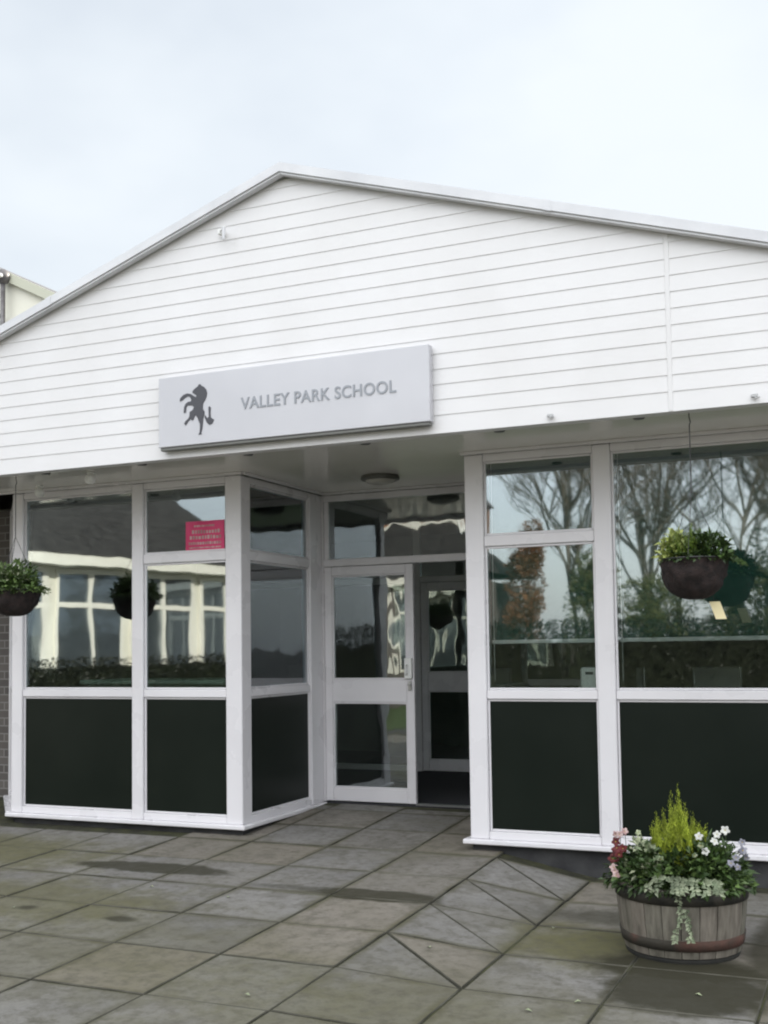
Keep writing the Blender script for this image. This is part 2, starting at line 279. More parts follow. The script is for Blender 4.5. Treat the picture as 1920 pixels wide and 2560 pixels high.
# ------------------------------------------------------------------ mesh helper
WL = {}                                        # world location of roots and parts
class MB:
    def __init__(s): s.v = []; s.f = []; s.mi = []; s.T = Matrix.Identity(4)
    def add(s, vs, fs, mi=0):
        o = len(s.v); s.v += [s.T @ Vector(p) for p in vs]; s.f += [tuple(i+o for i in f) for f in fs]; s.mi += [mi]*len(fs)
    def box(s, a, b, c=0, mi=0):
        """box with chamfer c"""
        x0, y0, z0 = [min(p, q) for p, q in zip(a, b)]; x1, y1, z1 = [max(p, q) for p, q in zip(a, b)]
        if c <= 0:
            s.add([(x0, y0, z0), (x1, y0, z0), (x1, y1, z0), (x0, y1, z0), (x0, y0, z1), (x1, y0, z1), (x1, y1, z1), (x0, y1, z1)],
                  [(0, 3, 2, 1), (4, 5, 6, 7), (0, 1, 5, 4), (1, 2, 6, 5), (2, 3, 7, 6), (3, 0, 4, 7)], mi); return
        c = min(c, (x1-x0)*.4, (y1-y0)*.4, (z1-z0)*.4)
        vs = []; idx = {}
        for ix, (X, sx) in enumerate(((x0, 1), (x1, -1))):
            for iy, (Y, sy) in enumerate(((y0, 1), (y1, -1))):
                for iz, (Z, sz) in enumerate(((z0, 1), (z1, -1))):
                    idx[ix, iy, iz] = len(vs); vs += [(X, Y+sy*c, Z+sz*c), (X+sx*c, Y, Z+sz*c), (X+sx*c, Y+sy*c, Z)]
        fs = []
        for i in (0, 1):
            q = [idx[i, 0, 0], idx[i, 1, 0], idx[i, 1, 1], idx[i, 0, 1]]; fs.append(tuple(q if i else q[::-1]))
            q = [idx[0, i, 0]+1, idx[1, i, 0]+1, idx[1, i, 1]+1, idx[0, i, 1]+1]; fs.append(tuple(q[::-1] if i else q))
            q = [idx[0, 0, i]+2, idx[1, 0, i]+2, idx[1, 1, i]+2, idx[0, 1, i]+2]; fs.append(tuple(q if i else q[::-1]))
        for a_ in (0, 1):
            for b_ in (0, 1):
                p, q = idx[a_, b_, 0], idx[a_, b_, 1]; f = (p, p+1, q+1, q); fs.append(f if (a_ ^ b_) else f[::-1])
                p, q = idx[a_, 0, b_], idx[a_, 1, b_]; f = (p, p+2, q+2, q); fs.append(f[::-1] if (a_ ^ b_) else f)
                p, q = idx[0, a_, b_], idx[1, a_, b_]; f = (p+1, p+2, q+2, q+1); fs.append(f if (a_ ^ b_) else f[::-1])
        for a_ in (0, 1):
            for b_ in (0, 1):
                for c_ in (0, 1):
                    p = idx[a_, b_, c_]; f = (p, p+1, p+2); fs.append(f if (a_+b_+c_) % 2 else f[::-1])
        s.add(vs, fs, mi)
    def prism(s, poly, y0, y1, mi=0):
        """polygon of (x,z) extruded y0..y1 (front = y0)"""
        n = len(poly); A = sum(poly[i][0]*poly[(i+1) % n][1]-poly[(i+1) % n][0]*poly[i][1] for i in range(n))
        if A < 0: poly = poly[::-1]
        s.add([(p[0], y0, p[1]) for p in poly]+[(p[0], y1, p[1]) for p in poly],
              [tuple(range(n)), tuple(range(2*n-1, n-1, -1))]+[(i, i+n, (i+1) % n+n, (i+1) % n) for i in range(n)], mi)
    def tube(s, pts, rs, n=8, mi=0, cap=True):
        pts = [Vector(p) for p in pts]; rs = rs if isinstance(rs, (list, tuple)) else [rs]*len(pts)
        vs = []; fs = []; ref = None
        for i, p in enumerate(pts):
            d = (pts[min(i+1, len(pts)-1)]-pts[max(i-1, 0)]).normalized()
            if ref is None: ref = d.orthogonal().normalized()
            ref = (ref-d*ref.dot(d)); ref = ref.normalized() if ref.length > 1e-6 else d.orthogonal().normalized()
            w = d.cross(ref)
            for k in range(n):
                a = 2*math.pi*k/n; vs.append(p+(ref*math.cos(a)+w*math.sin(a))*rs[i])
        for i in range(len(pts)-1):
            for k in range(n):
                fs.append((i*n+k, i*n+(k+1) % n, (i+1)*n+(k+1) % n, (i+1)*n+k))
        if cap: fs += [tuple(range(n-1, -1, -1)), tuple((len(pts)-1)*n+k for k in range(n))]
        s.add(vs, fs, mi)
    def lathe(s, c, prof, n=40, mi=0, jit=0):
        vs = []; fs = []
        for j, (r, z) in enumerate(prof):
            for k in range(n):
                a = 2*math.pi*k/n; rr = r*(1+jit*noise.noise(Vector((math.cos(a)*4, math.sin(a)*4, z*16))))
                vs.append((c[0]+rr*math.cos(a), c[1]+rr*math.sin(a), c[2]+z))
        for j in range(len(prof)-1):
            for k in range(n): fs.append((j*n+k, j*n+(k+1) % n, (j+1)*n+(k+1) % n, (j+1)*n+k))
        s.add(vs, fs, mi)
    def leaf(s, p, d, ln, w, up=None, mi=0, fold=.25):
        p = Vector(p); d = Vector(d).normalized(); up = Vector(up) if up else Vector((R.gauss(0, 1), R.gauss(0, 1), R.gauss(0, 1)))
        sd = d.cross(up); sd = sd.normalized() if sd.length > 1e-5 else d.orthogonal().normalized(); nn = sd.cross(d)
        m1 = p+d*ln*.45
        s.add([p, m1+sd*w*.5+nn*w*fold, p+d*ln-nn*ln*.12, m1-sd*w*.5+nn*w*fold, m1], [(0, 4, 1), (4, 2, 1), (0, 3, 4), (4, 3, 2)], mi)
    def build(s, name, mats, parent=None, smooth=False):
        o3 = WL.get(parent.name, Vector()) if parent else Vector()
        me = bpy.data.meshes.new(name); me.from_pydata([v-o3 for v in s.v], [], s.f); me.update()
        for mm in (mats if isinstance(mats, (list, tuple)) else [mats]): me.materials.append(MT[mm] if isinstance(mm, str) else mm)
        for p, k in zip(me.polygons, s.mi): p.material_index = k; p.use_smooth = smooth
        o = bpy.data.objects.new(name, me); COL.objects.link(o)
        if parent: o.parent = parent; WL[o.name] = o3.copy()
        else: WL[o.name] = Vector()
        return o
def tag(o, label=None, cat=None, group=None, kind=None):
    if label: o['label'] = label
    if cat: o['category'] = cat
    if group: o['group'] = group
    if kind: o['kind'] = kind
    return o
def root(name, loc, label, cat, group=None):
    o = bpy.data.objects.new(name, None); COL.objects.link(o); o.location = loc; o.empty_display_size = .1
    WL[o.name] = Vector(loc); return tag(o, label, cat, group)
def single(b, name, mats, label, cat, group=None, smooth=False):
    return tag(b.build(name, mats, None, smooth), label, cat, group)

# ------------------------------------------------------------------ ground levels
def ground_z(x, y):
    pts = [(-3.7, -.20), (-2.0, -.155), (-.9, -.12), (0, -.085), (1.4, -.004)]
    if y <= pts[0][0]: zl = pts[0][1]
    elif y >= pts[-1][0]: zl = pts[-1][1]
    else:
        for (a, za), (b, zb) in zip(pts, pts[1:]):
            if a <= y <= b: zl = za+(zb-za)*(y-a)/(b-a); break
    zr = -.21
    w = min(1, max(0, (x-2.099)/.643))
    return zl*(1-w)+zr*w
gb = MB(); G0 = -.26
gb.add([(-400, -400, G0), (400, -400, G0), (400, 400, G0), (-400, 400, G0)], [(0, 1, 2, 3)])
tag(gb.build('ground', 'asphalt'), kind='structure')
lb = MB(); lb.box((-30, -34, G0), (30, -11.2, G0+.02)); lb.box((-30, -11.2, G0), (-6.2, -9.0, G0+.021))
tag(lb.build('lawn', 'grass'), kind='structure')
# joint bed
jb = MB(); nx, ny = 240, 130
X0, X1, Y0, Y1 = -8.5, 8.5, -9.5, 1.62
def gv(x, y, dz): return (x, y, ground_z(x, y)+dz)
xs = [X0+(X1-X0)*i/nx for i in range(nx+1)]; ys = [Y0+(Y1-Y0)*j/ny for j in range(ny+1)]
jb.add([gv(x, y, -.016 if 2.05 < x < 2.8 and y > -1.5 else -.006) for y in ys for x in xs], [(j*(nx+1)+i, j*(nx+1)+i+1, (j+1)*(nx+1)+i+1, (j+1)*(nx+1)+i) for j in range(ny) for i in range(nx)])
tag(jb.build('paving_joints', 'joint'), kind='structure')
# slabs
pb = MB()
colx = [.17+.643*k for k in range(-13, 13)]
rowy = [1.62, 1.10, .47, -.16, -.80, -1.43, -2.06, -2.69, -3.33, -3.97] + [-3.97-.64*k for k in range(1, 9)]
def slab(poly, dz, tx, ty):
    c = Vector((sum(p[0] for p in poly)/len(poly), sum(p[1] for p in poly)/len(poly)))
    def ring(ins, drop):
        out = []; n = len(poly)
        for i in range(n):
            p = Vector(poly[i]); a = (Vector(poly[i-1])-p).normalized(); b = (Vector(poly[(i+1) % n])-p).normalized()
            s = max(.2, abs(a.x*b.y-a.y*b.x)); q = p+(a+b)*(ins/s)
            z = ground_z(q.x, q.y)+dz+tx*(q.x-c.x)+ty*(q.y-c.y)-drop; out.append((q.x, q.y, z))
        return out
    n = len(poly); v = ring(.0055, .045)+ring(.0055, .004)+ring(.0105, 0)
    pb.add(v, [tuple(2*n+i for i in range(n))]); o = len(pb.v)-3*n
    for k in (0, 1):
        for i in range(n): j = (i+1) % n; pb.f.append((o+k*n+i, o+k*n+j, o+(k+1)*n+j, o+(k+1)*n+i)); pb.mi.append(1)
for j in range(len(rowy)-1):
    yt, yb = rowy[j], rowy[j+1]
    for i in range(len(colx)-1):
        xa, xb = colx[i], colx[i+1]
        if yb > -.2 and (xb < .05 or xa > 1.85): continue
        if yb > .9 and xa > 1.8: continue
        jt = lambda: R.uniform(-.0025, .0025)
        dz, tx, ty = R.uniform(-.0025, .0025), R.uniform(-.004, .004), R.uniform(-.004, .004)
        a, b, c, d = (xa, yb), (xb, yb), (xb, yt), (xa, yt)
        if abs(xa-2.099) < .05 and -2.8 < yb < -.7:
            slab([a, b, d], dz, tx, ty); slab([b, c, d], -dz, ty, tx)
        elif R.random() < .05 and yb < -.9 and xa < 0:
            xm = (xa+xb)/2; slab([a, (xm, yb), (xm, yt), d], dz, tx, ty); slab([(xm, yb), b, c, (xm, yt)], dz, ty, tx)
        elif i < 11 and abs(yb+1.43) < .02 and i % 3 == 0:
            ym = (yt+yb)/2; slab([a, b, (xb, ym), (xa, ym)], dz, tx, ty); slab([(xa, ym), (xb, ym), c, d], dz, ty, tx)
        else: slab([a, b, c, d], dz, tx, ty)
tag(pb.build('pavement', ['slab', 'slab_edge']), kind='structure')

# ------------------------------------------------------------------ school building
B = root('school_building', (1.0, 0, -.1), 'single-storey white clad building with a low gable over a glazed entrance', 'building')
X0_, X1_, X2_, X3_, X4_, XC = -2.274, -2.167, -1.036, -.926, -.144, 0.0
X5_, X6_, X7_, X8_, X9_ = 1.859, 1.996, 2.790, 2.913, 4.75
ZPB, ZR2, ZR1, ZT2, ZT1, ZP, ZH = .051, .977, 1.040, 2.061, 2.138, 2.673, 2.728
YB = 1.409
ZS = 2.748                                      # soffit
AX, AZ, SL, SR = .904, 4.685, .339, .317        # ridge x, z, slopes
YF = -.90
def roofz(x): return AZ-(AX-x)*SL if x < AX else AZ-(x-AX)*SR
XL, XR = -4.4, 6.6
# cladding boards
cb = MB()
zb = 2.72; k = 0
while zb < AZ-.12:
    h = .12 if k == 0 else .1
    zt = min(zb+h, AZ-.09)
    def xr(z): return AX-(AZ-.05-z)/SL, AX+(AZ-.05-z)/SR
    (la, ra), (lc, rc) = xr(zb), xr(zt)
    la, lc = max(la, XL), max(lc, XL); ra, rc = min(ra, XR), min(rc, XR)
    yb_, yt_ = YF-.005, YF-.0005
    vs = [(la, yb_, zb), (ra, yb_, zb), (rc, yt_, zt+.002), (lc, yt_, zt+.002), (la, yb_, zb+.004), (la, YF+.012, zb), (ra, YF+.012, zb), (lc, YF+.012, zt), (rc, YF+.012, zt)]
    cb.add([vs[0], vs[1], vs[2], vs[3], vs[5], vs[6], vs[8], vs[7]], [(0, 1, 2, 3), (0, 4, 5, 1), (3, 2, 6, 7)])
    zb += h; k += 1
cb.build('cladding', 'clad', B)
bk = MB(); bk.prism([(XL, 2.722), (XR, 2.722), (XR, roofz(XR)-.06), (AX, AZ-.06), (XL, roofz(XL)-.06)], YF+.013, YF+.10)
bk.build('gable_wall', 'clad', B)
js = MB(); js.box((3.461, YF-.007, 2.722), (3.489, YF-.001, roofz(3.48)-.07), .002); js.build('cladding_joint', 'clad', B)
js = MB(); js.box((-4.2, YF-.019, 2.722), (-4.165, YF-.002, roofz(-4.2)-.07), .002); js.build('cladding_joint', 'clad', B)
# verge trims (upper face + recessed lower lip) and roof
for nm, x0, x1 in (('l', XL-.3, AX), ('r', AX, XR+.3)):
    z0, z1 = roofz(x0), roofz(x1)
    v = MB(); v.prism([(x0, z0-.062), (x1, z1-.062), (x1, z1), (x0, z0)], YF-.085, YF-.02)
    v.build('verge_trim', 'verge', B)
    v = MB(); v.prism([(x0, z0-.078), (x1, z1-.078), (x1, z1-.063), (x0, z0-.063)], YF-.072, YF-.021)
    v.build('verge_lip', 'verge', B)
    v = MB(); v.prism([(x0, z0-.06), (x1, z1-.06), (x1, z1-.004), (x0, z0-.004)], YF-.018, 13.2)
    v.build('roof_slope', 'roof', B)
v = MB(); v.box((2.19+.56, YF-.092, roofz(2.77)-.066), (2.80, YF-.086, roofz(2.77)+.0)); 
# roof gutter line on right verge joint, small
for x in (-1.1, 2.75):
    v = MB(); v.prism([(x, roofz(x)-.066), (x+.05, roofz(x+.05)-.066), (x+.05, roofz(x+.05)+.003), (x, roofz(x)+.003)], YF-.088, YF-.0855); v.build('trim_clip', 'verge', B)
# soffit (L plan: full strip plus porch)
sf = MB()
sf.box((XL, YF+.012, ZS), (XR, .04, ZS+.03)); sf.box((XC, .041, ZS), (X5_, YB+.04, ZS+.03))
sf.build('soffit', 'soffit', B)
sg = MB(); sg.box((XL, -.03, ZS-.022), (XC+.02, -.004, ZS-.001), .002); sg.box((X5_-.02, -.03, ZS-.022), (XR, -.004, ZS-.001), .002)
sg.box((XC+.0205, -.004, ZS-.022), (XC+.045, YB, ZS-.001), .002); sg.box((XC+.046, YB-.03, ZS-.022), (X5_-.046, YB-.004, ZS-.001), .002)
sg.build('soffit_trim', 'upvc', B)
def vent(x):
    v = MB(); v.tube([(x, -.69, ZS-.012), (x, -.69, ZS-.0005)], [.032, .04], 20)
    v.build('soffit_vent', 'dark_fit', B, True)
for x in (-3.15, -2.25, -1.34, -.437, .472, 1.392, 2.347, 3.246, 4.15, 5.05): vent(x)

# glazing pieces in a wall frame: local x along wall, local -y outward
def frame(T, cx0, cx1, transom, y_in=0, door=False, lo=None):
    """one bay between posts: frame bars, panes, solid lower panel"""
    w = MB(); w.T = T
    e = .0015
    w.box((cx0+e, .008, ZP), (cx1-e, .066, ZH), .004)            # head
    w.box((cx0+e, .010, ZR2), (cx1-e, .066, ZR1), .005)          # mid rail
    w.box((cx0+e, .006, -.002), (cx1-e, .066, ZPB), .004)        # bottom rail
    if transom: w.box((cx0+e, .010, ZT2), (cx1-e, .066, ZT1), .005)
    # glazing beads
    def beads(z0, z1):
        b = .016
        w.box((cx0+e, .026, z0+e), (cx0+b, .05, z1-e), .003); w.box((cx1-b, .026, z0+e), (cx1-e, .05, z1-e), .003)
        w.box((cx0+b+e, .026, z0+e), (cx1-b-e, .05, z0+b), .003); w.box((cx0+b+e, .026, z1-b), (cx1-b-e, .05, z1-e), .003)
    zz = [(ZR1, ZT2), (ZT1, ZP)] if transom else [(ZR1, ZP)]
    for a, b_ in zz: beads(a, b_)
    beads(ZPB, ZR2)
    fo = w.build('window', 'upvc', B)
    for a, b_ in zz:
        g = MB(); g.T = T; g.box((cx0+.004, .035, a+.004), (cx1-.004, .041, b_-.004)); g.build('pane', 'glass', fo)
    g = MB(); g.T = T; g.box((cx0+.004, .032, ZPB+.004), (cx1-.004, .046, ZR2-.004)); g.build('panel', 'panel', fo)
    return fo
def post(T, x0, x1, d=.074, z0=-.002, z1=None):
    p = MB(); p.T = T; p.box((x0, 0, z0), (x1, d, z1 or ZS-.023), .006); p.build('post', 'upvc', B)
I = Matrix.Identity(4)
def TR(x, y, ang): return Matrix.Translation((x, y, 0)) @ Matrix.Rotation(ang, 4, 'Z')
post(I, X0_, X1_); frame(I, X1_, X2_, False); post(I, X2_, X3_); frame(I, X3_, X4_, True)
post(I, X4_, XC, .15)
post(I, X5_, X6_, .15); frame(I, X6_, X7_, True); post(I, X7_, X8_); frame(I, X8_, X9_, False); post(I, X9_, X9_+.12); frame(I, X9_+.12, 6.4, False); post(I, 6.4, 6.55)
# left return of the porch (faces +x): local x runs back, outward = +x world
TL = Matrix(((0, -1, 0, 0), (1, 0, 0, 0), (0, 0, 1, 0), (0, 0, 0, 1)))
frame(TL, .15, 1.19, True)
p = MB(); p.box((-.074, 1.19, -.002), (0, YB+.03, ZS-.023), .005); p.build('post', 'upvc', B)
# right return (faces -x)
TRt = Matrix(((0, 1, 0, X5_), (-1, 0, 0, YB-.03), (0, 0, 1, 0), (0, 0, 0, 1)))
frame(TRt, .03, YB-.03-.15, True)
# splayed left side
ang = rad(133); dx, dy = math.cos(ang), math.sin(ang)
TSp = Matrix(((-dx, -dy, 0, X0_+dx*1.25), (-dy, dx, 0, dy*1.25), (0, 0, 1, 0), (0, 0, 0, 1)))
TSp = Matrix(((-dx, dy, 0, X0_+dx*1.25), (-dy, -dx, 0, dy*1.25), (0, 0, 1, 0), (0, 0, 0, 1)))
post(TSp, 0, .08); frame(TSp, .08, 1.17, False); post(TSp, 1.17, 1.245, .06)
# sills
def sill(T, a, b, z=-.0025, out=.045):
    s = MB(); s.T = T; s.box((a, -out, -.036), (b, .06, z), .006); s.build('sill', 'upvc', B)
sill(I, X0_-.035, XC+.04); sill(TL, .062, YB-.01, out=.04); sill(I, X5_-.045, 6.6)
sill(TRt, .03, YB-.03-.075, out=.04); sill(TSp, 0, 1.21)
# plinth
pl = MB(); pl.box((X0_+.02, .02, -.3), (XC-.01, .14, -.037)); pl.box((X5_+.01, .02, -.3), (6.5, .14, -.037)); pl.box((-.13, .141, -.3), (-.012, YB, -.037)); pl.box((X5_+.012, .141, -.3), (X5_+.13, YB, -.037))
pl.T = TSp; pl.box((.02, .02, -.3), (1.2, .12, -.037)); pl.build('plinth', 'plinth', B)
# brown brick wall at the left
bw = MB(); xe, ye = X0_+dx*1.25, dy*1.25
bw.box((-9.0, ye+.05, -.3), (xe+.02, ye+.30, 2.74)); bw.build('brick_wall', 'brick_dark', B)
# side and rear walls
sw = MB(); sw.box((6.56, .08, -.3), (6.72, 13, roofz(6.72)-.07)); sw.box((XL-.1, ye+.31, -.3), (XL+.1, 13, roofz(XL)-.1)); sw.box((XL+.11, 6.0, -.3), (6.55, 6.2, 2.9)); sw.box((XL+.11, 12.8, -.3), (6.55, 13, 2.9))
sw.build('outer_wall', 'wall_in', B)
# interior: floor, ceiling, partition
fl = MB(); fl.box((XL+.11, ye+.31, -.2), (-.08, 5.99, -.001)); fl.box((-2.2, .08, -.2), (-.16, ye+.30, -.0012)); fl.box((-.079, YB+.08, -.2), (6.5, 5.99, -.001)); fl.box((X5_+.08, .16, -.2), (6.5, YB+.079, -.0012))
fl.box((XC+.01, YB-.02, -.2), (X5_-.01, YB+.0789, -.0013))
fl.build('interior_floor', 'carpet', B)
ce = MB(); ce.box((XL+.11, ye+.31, 2.76), (-.08, 5.99, 2.8)); ce.box((-2.2, .08, 2.761), (-.16, ye+.3, 2.801)); ce.box((-.079, YB+.08, 2.76), (6.5, 5.99, 2.8)); ce.box((X5_+.08, .16, 2.761), (6.5, YB+.079, 2.801))
ce.build('ceiling', 'wall_in', B)
iw = MB(); iw.box((-1.25, YB+.7, 0), (-1.15, 3.85, 2.75)); iw.build('partition', 'wall_in', B)
iw = MB(); iw.box((2.55, YB+.3, 0), (2.63, 5.9, 2.75)); iw.build('partition', 'wall_in', B)
# entrance screen (y = YB)
es = MB(); y0, y1 = YB, YB+.066
es.box((.0015, y0, 0), (.016, y1, ZS-.023), .003)
es.box((.0175, y0+.003, 2.083), (X5_-.02, y1, 2.148), .005); es.box((.0175, y0+.003, 2.668), (X5_-.02, y1, ZS-.023), .005)
es.box((X5_-.018, y0, 0), (X5_-.001, y1, ZS-.023), .003); es.box((1.74, y0+.002, .001), (X5_-.019, y1-.002, 2.082), .004)
es.box((.0175, y0+.02, 2.149), (.06, y1-.01, 2.667), .004)
ent = es.build('entrance_frame', 'upvc', B)
g = MB(); g.box((.055, y0+.03, 2.145), (X5_-.025, y0+.036, 2.672)); g.build('fanlight_pane', 'glass_wavy', ent)
def door(nm, T, w, h, glass='glass_wavy', sc=1):
    d = MB(); d.T = T; st = .072
    d.box((0, 0, .008), (st, .045, h), .005); d.box((w-st, 0, .008), (w, .045, h), .005)
    for a, b_ in ((.008, .125), (.875, 1.075), (h-.08, h)): d.box((st+.001, .002, a), (w-st-.001, .043, b_), .005)
    for a, b_ in ((.125, .875), (1.075, h-.08)):
        d.box((st+.001, .012, a+.001), (st+.014, .034, b_-.001), .002); d.box((w-st-.014, .012, a+.001), (w-st-.001, .034, b_-.001), .002)
        d.box((st+.015, .012, a+.001), (w-st-.015, .034, a+.014), .002); d.box((st+.015, .012, b_-.014), (w-st-.015, .034, b_-.001), .002)
    o = d.build('door', 'upvc', B)
    for a, b_ in ((.125, .875), (1.075, h-.08)):
        g = MB(); g.T = T; g.box((st+.002, .02, a+.002), (w-st-.002, .026, b_-.002)); g.build('pane', glass, o)
    return o
T = TR(.0185, YB+.008, 0); d1 = door('door', T, .858, 2.078)
h = MB(); h.T = T; h.box((.775, -.03, 1.08), (.845, -.001, 1.26), .006); h.tube([(.80, -.028, 1.2), (.80, -.06, 1.2), (.80, -.06, 1.12), (.80, -.028, 1.12)], .008, 8); h.build('handle', 'white', d1)
h = MB(); h.T = T; h.box((.805, -.02, .98), (.835, -.001, 1.06), .004); h.tube([(.82, -.02, 1.03), (.82, -.045, 1.03)], .012, 10); h.build('lock', 'metal', d1)
th = MB(); th.box((.88, YB-.015, -.001), (1.738, YB+.06, .012), .004); th.build('threshold', 'metal', B)
# inner screen at y = 3.9
yi = 3.9
sc = MB(); sc.box((-1.14, yi, 0), (-.12, yi+.06, .06), .004); sc.box((-.118, yi-.004, 0), (-.045, yi+.064, 2.74), .005); sc.box((.905, yi-.004, 0), (.975, yi+.064, 2.74), .005); sc.box((-1.14, yi, 2.06), (-.12, yi+.06, 2.13), .004)
sc.box((-.043, yi, 2.065), (.904, yi+.06, 2.13), .004); sc.box((.977, yi, 2.06), (2.54, yi+.06, 2.13), .004); sc.box((.977, yi, .0), (2.54, yi+.06, .07), .004); sc.box((.977, yi, .93), (2.54, yi+.06, 1.0), .004); sc.box((1.7, yi-.002, .071), (1.76, yi+.062, .929), .004)
isc = sc.build('inner_screen', 'upvc', B)
for a, b_, c, d in ((-1.14, -.12, .062, 2.058), (-1.14, -.12, 2.132, 2.74), (-.042, .904, 2.132, 2.74), (.978, 2.54, 2.132, 2.74), (.978, 2.54, 1.001, 2.058), (.978, 2.54, .072, .928)):
    g = MB(); g.box((a, yi+.025, c), (b_, yi+.031, d)); g.build('pane', 'glass_wavy', isc)
door('inner_door', TR(-.040, yi+.008, 0), .94, 2.06)
rw = MB(); rw.box((-1.14, 5.4, 0), (2.54, 5.5, 2.75)); rw.build('partition', 'wall_in', B)

# round bulkhead lamp in the porch ceiling, unlit
lm = root('ceiling_lamp', (.89, .71, ZS), 'round unlit bulkhead lamp on the porch soffit above the door', 'lamp')
b = MB(); b.lathe((.89, .71, ZS), [(.15, -.001), (.158, -.02), (.155, -.035), (.135, -.042), (.125, -.036)], 48); b.build('rim', 'lampring', lm, True)
b = MB(); b.lathe((.89, .71, ZS), [(.126, -.034), (.11, -.055), (.07, -.068), (.03, -.073), (.002, -.074)], 48); b.build('diffuser', 'lampglass', lm, True)
# two small white spots near the left
for x, y, lab in ((-1.85, -.16, 'small white spotlight under the eaves above the far left window edge'), (-1.02, -.55, 'small white spotlight under the eaves nearer the mullion of the left windows')):
    r0 = root('spotlight', (x, y, ZS), lab, 'spotlight', 'white spotlights under the eaves')
    b = MB(); b.lathe((x, y, ZS), [(.03, -.001), (.033, -.012), (.015, -.016), (.002, -.016)], 20); b.build('base', 'white', r0, True)
    b = MB(); b.lathe((x, y, ZS-.015), [(.012, 0), (.034, -.012), (.042, -.04), (.036, -.066), (.018, -.078), (.002, -.08)], 20); b.build('globe', 'white', r0, True)

# small bracket high on the cladding
r0 = root('alarm_bracket', (.44, -.93, 4.27), 'small white bracket fixed high on the white cladding left of the ridge', 'bracket')
b = MB(); b.box((.39, -.955, 4.27), (.43, -.919, 4.31), .006); b.tube([(.41, -.95, 4.29), (.45, -.985, 4.29), (.475, -.985, 4.305)], .007, 8); b.build('arm', 'white', r0)
b = MB(); b.tube([(.46, -.985, 4.215), (.462, -.985, 4.30)], [.010, .014], 10); b.build('stem', 'verge', r0)
for x, lab in ((2.75, 'small grey hook screwed to the fascia bottom above the narrow right window'), (3.95, 'small grey hook screwed to the fascia bottom at the right edge')):
    b = MB(); b.box((x-.02, YF-.034, 2.752), (x+.02, YF-.0145, 2.770), .003); b.tube([(x, YF-.03, 2.757), (x+.01, YF-.045, 2.742), (x+.03, YF-.045, 2.750)], .004, 8)
    single(b, 'hook', 'metal', lab, 'hook', 'hooks along the fascia bottom')

# ------------------------------------------------------------------ sign
sg_ = root('school_sign', (.94, -.95, 2.79), 'long pale grey sign board with a dark rearing horse and dark lettering', 'sign')
b = MB(); b.box((-.09, -.978, 2.79), (1.98, -.918, 3.290), .004); b.build('board', 'sign', sg_)
b = MB(); b.box((-.08, -.968, 2.768), (1.97, -.916, 2.7885), .003); b.build('shadow_strip', 'sign_shadow', sg_)  # dark strip painting the shadow under the sign board
H = [[(0.262, 3.212), (0.272, 3.200), (0.292, 3.190), (0.310, 3.168), (0.316, 3.145), (0.312, 3.12), (0.301, 3.098), (0.285, 3.078), (0.281, 3.054), (0.281, 3.034), (0.295, 3.016), (0.292, 2.99), (0.284, 2.968), (0.281, 2.934), (0.276, 2.897), (0.268, 2.872), (0.272, 2.858), (0.246, 2.856), (0.256, 2.875), (0.258, 2.9), (0.258, 2.93), (0.247, 2.955), (0.236, 2.982), (0.220, 2.998), (0.211, 2.985), (0.203, 2.966), (0.190, 2.962), (0.183, 2.974), (0.165, 2.962), (0.150, 2.945), (0.140, 2.932), (0.127, 2.945), (0.140, 2.963), (0.160, 2.976), (0.172, 2.993), (0.174, 3.024), (0.2, 3.036), (0.209, 3.054), (0.196, 3.068), (0.169, 3.071), (0.154, 3.072), (0.145, 3.058), (0.143, 3.038), (0.138, 3.018), (0.124, 3.024), (0.128, 3.062), (0.139, 3.084), (0.161, 3.097), (0.185, 3.098), (0.187, 3.113), (0.176, 3.131), (0.156, 3.136), (0.132, 3.127), (0.112, 3.112), (0.092, 3.108), (0.095, 3.128), (0.121, 3.15), (0.152, 3.158), (0.183, 3.151), (0.205, 3.136), (0.226, 3.124), (0.231, 3.136), (0.214, 3.146), (0.197, 3.158), (0.199, 3.171), (0.218, 3.186), (0.240, 3.198), (0.250, 3.212)],
     [(0.328, 3.044), (0.338, 3.048), (0.346, 3.037), (0.343, 2.999), (0.345, 2.969), (0.372, 2.952), (0.365, 2.938), (0.356, 2.924), (0.334, 2.918), (0.315, 2.935), (0.296, 2.975), (0.300, 2.990), (0.318, 2.965), (0.330, 2.975), (0.330, 3.009)]]
b = MB()
for h_ in H: b.prism(h_, -.9825, -.9785)
b.build('horse_emblem', 'emblem', sg_)
tcu = bpy.data.curves.new('lettering', 'FONT'); tcu.body = 'VALLEY PARK SCHOOL'; tcu.size = .118; tcu.extrude = .002; tcu.offset = .0016; tcu.space_character = 1.06
to = bpy.data.objects.new('tmp_text', tcu); COL.objects.link(to)
bpy.context.view_layer.update()
me = bpy.data.meshes.new_from_object(to.evaluated_get(bpy.context.evaluated_depsgraph_get()))
bpy.data.objects.remove(to)
xs_ = [v.co.x for v in me.vertices]; ys_ = [v.co.y for v in me.vertices]
sx = (1.748-.588)/(max(xs_)-min(xs_)); sz = .083/(max(ys_)-min(ys_))
for v in me.vertices:
    x, y, z = v.co; v.co = ((x-min(xs_))*sx+.588-.94, -.9808-z+.95, (y-min(ys_))*sz+3.0-2.79)
me.materials.clear(); me.materials.append(MT['letter'])
lo = bpy.data.objects.new('lettering', me); COL.objects.link(lo); lo.parent = sg_

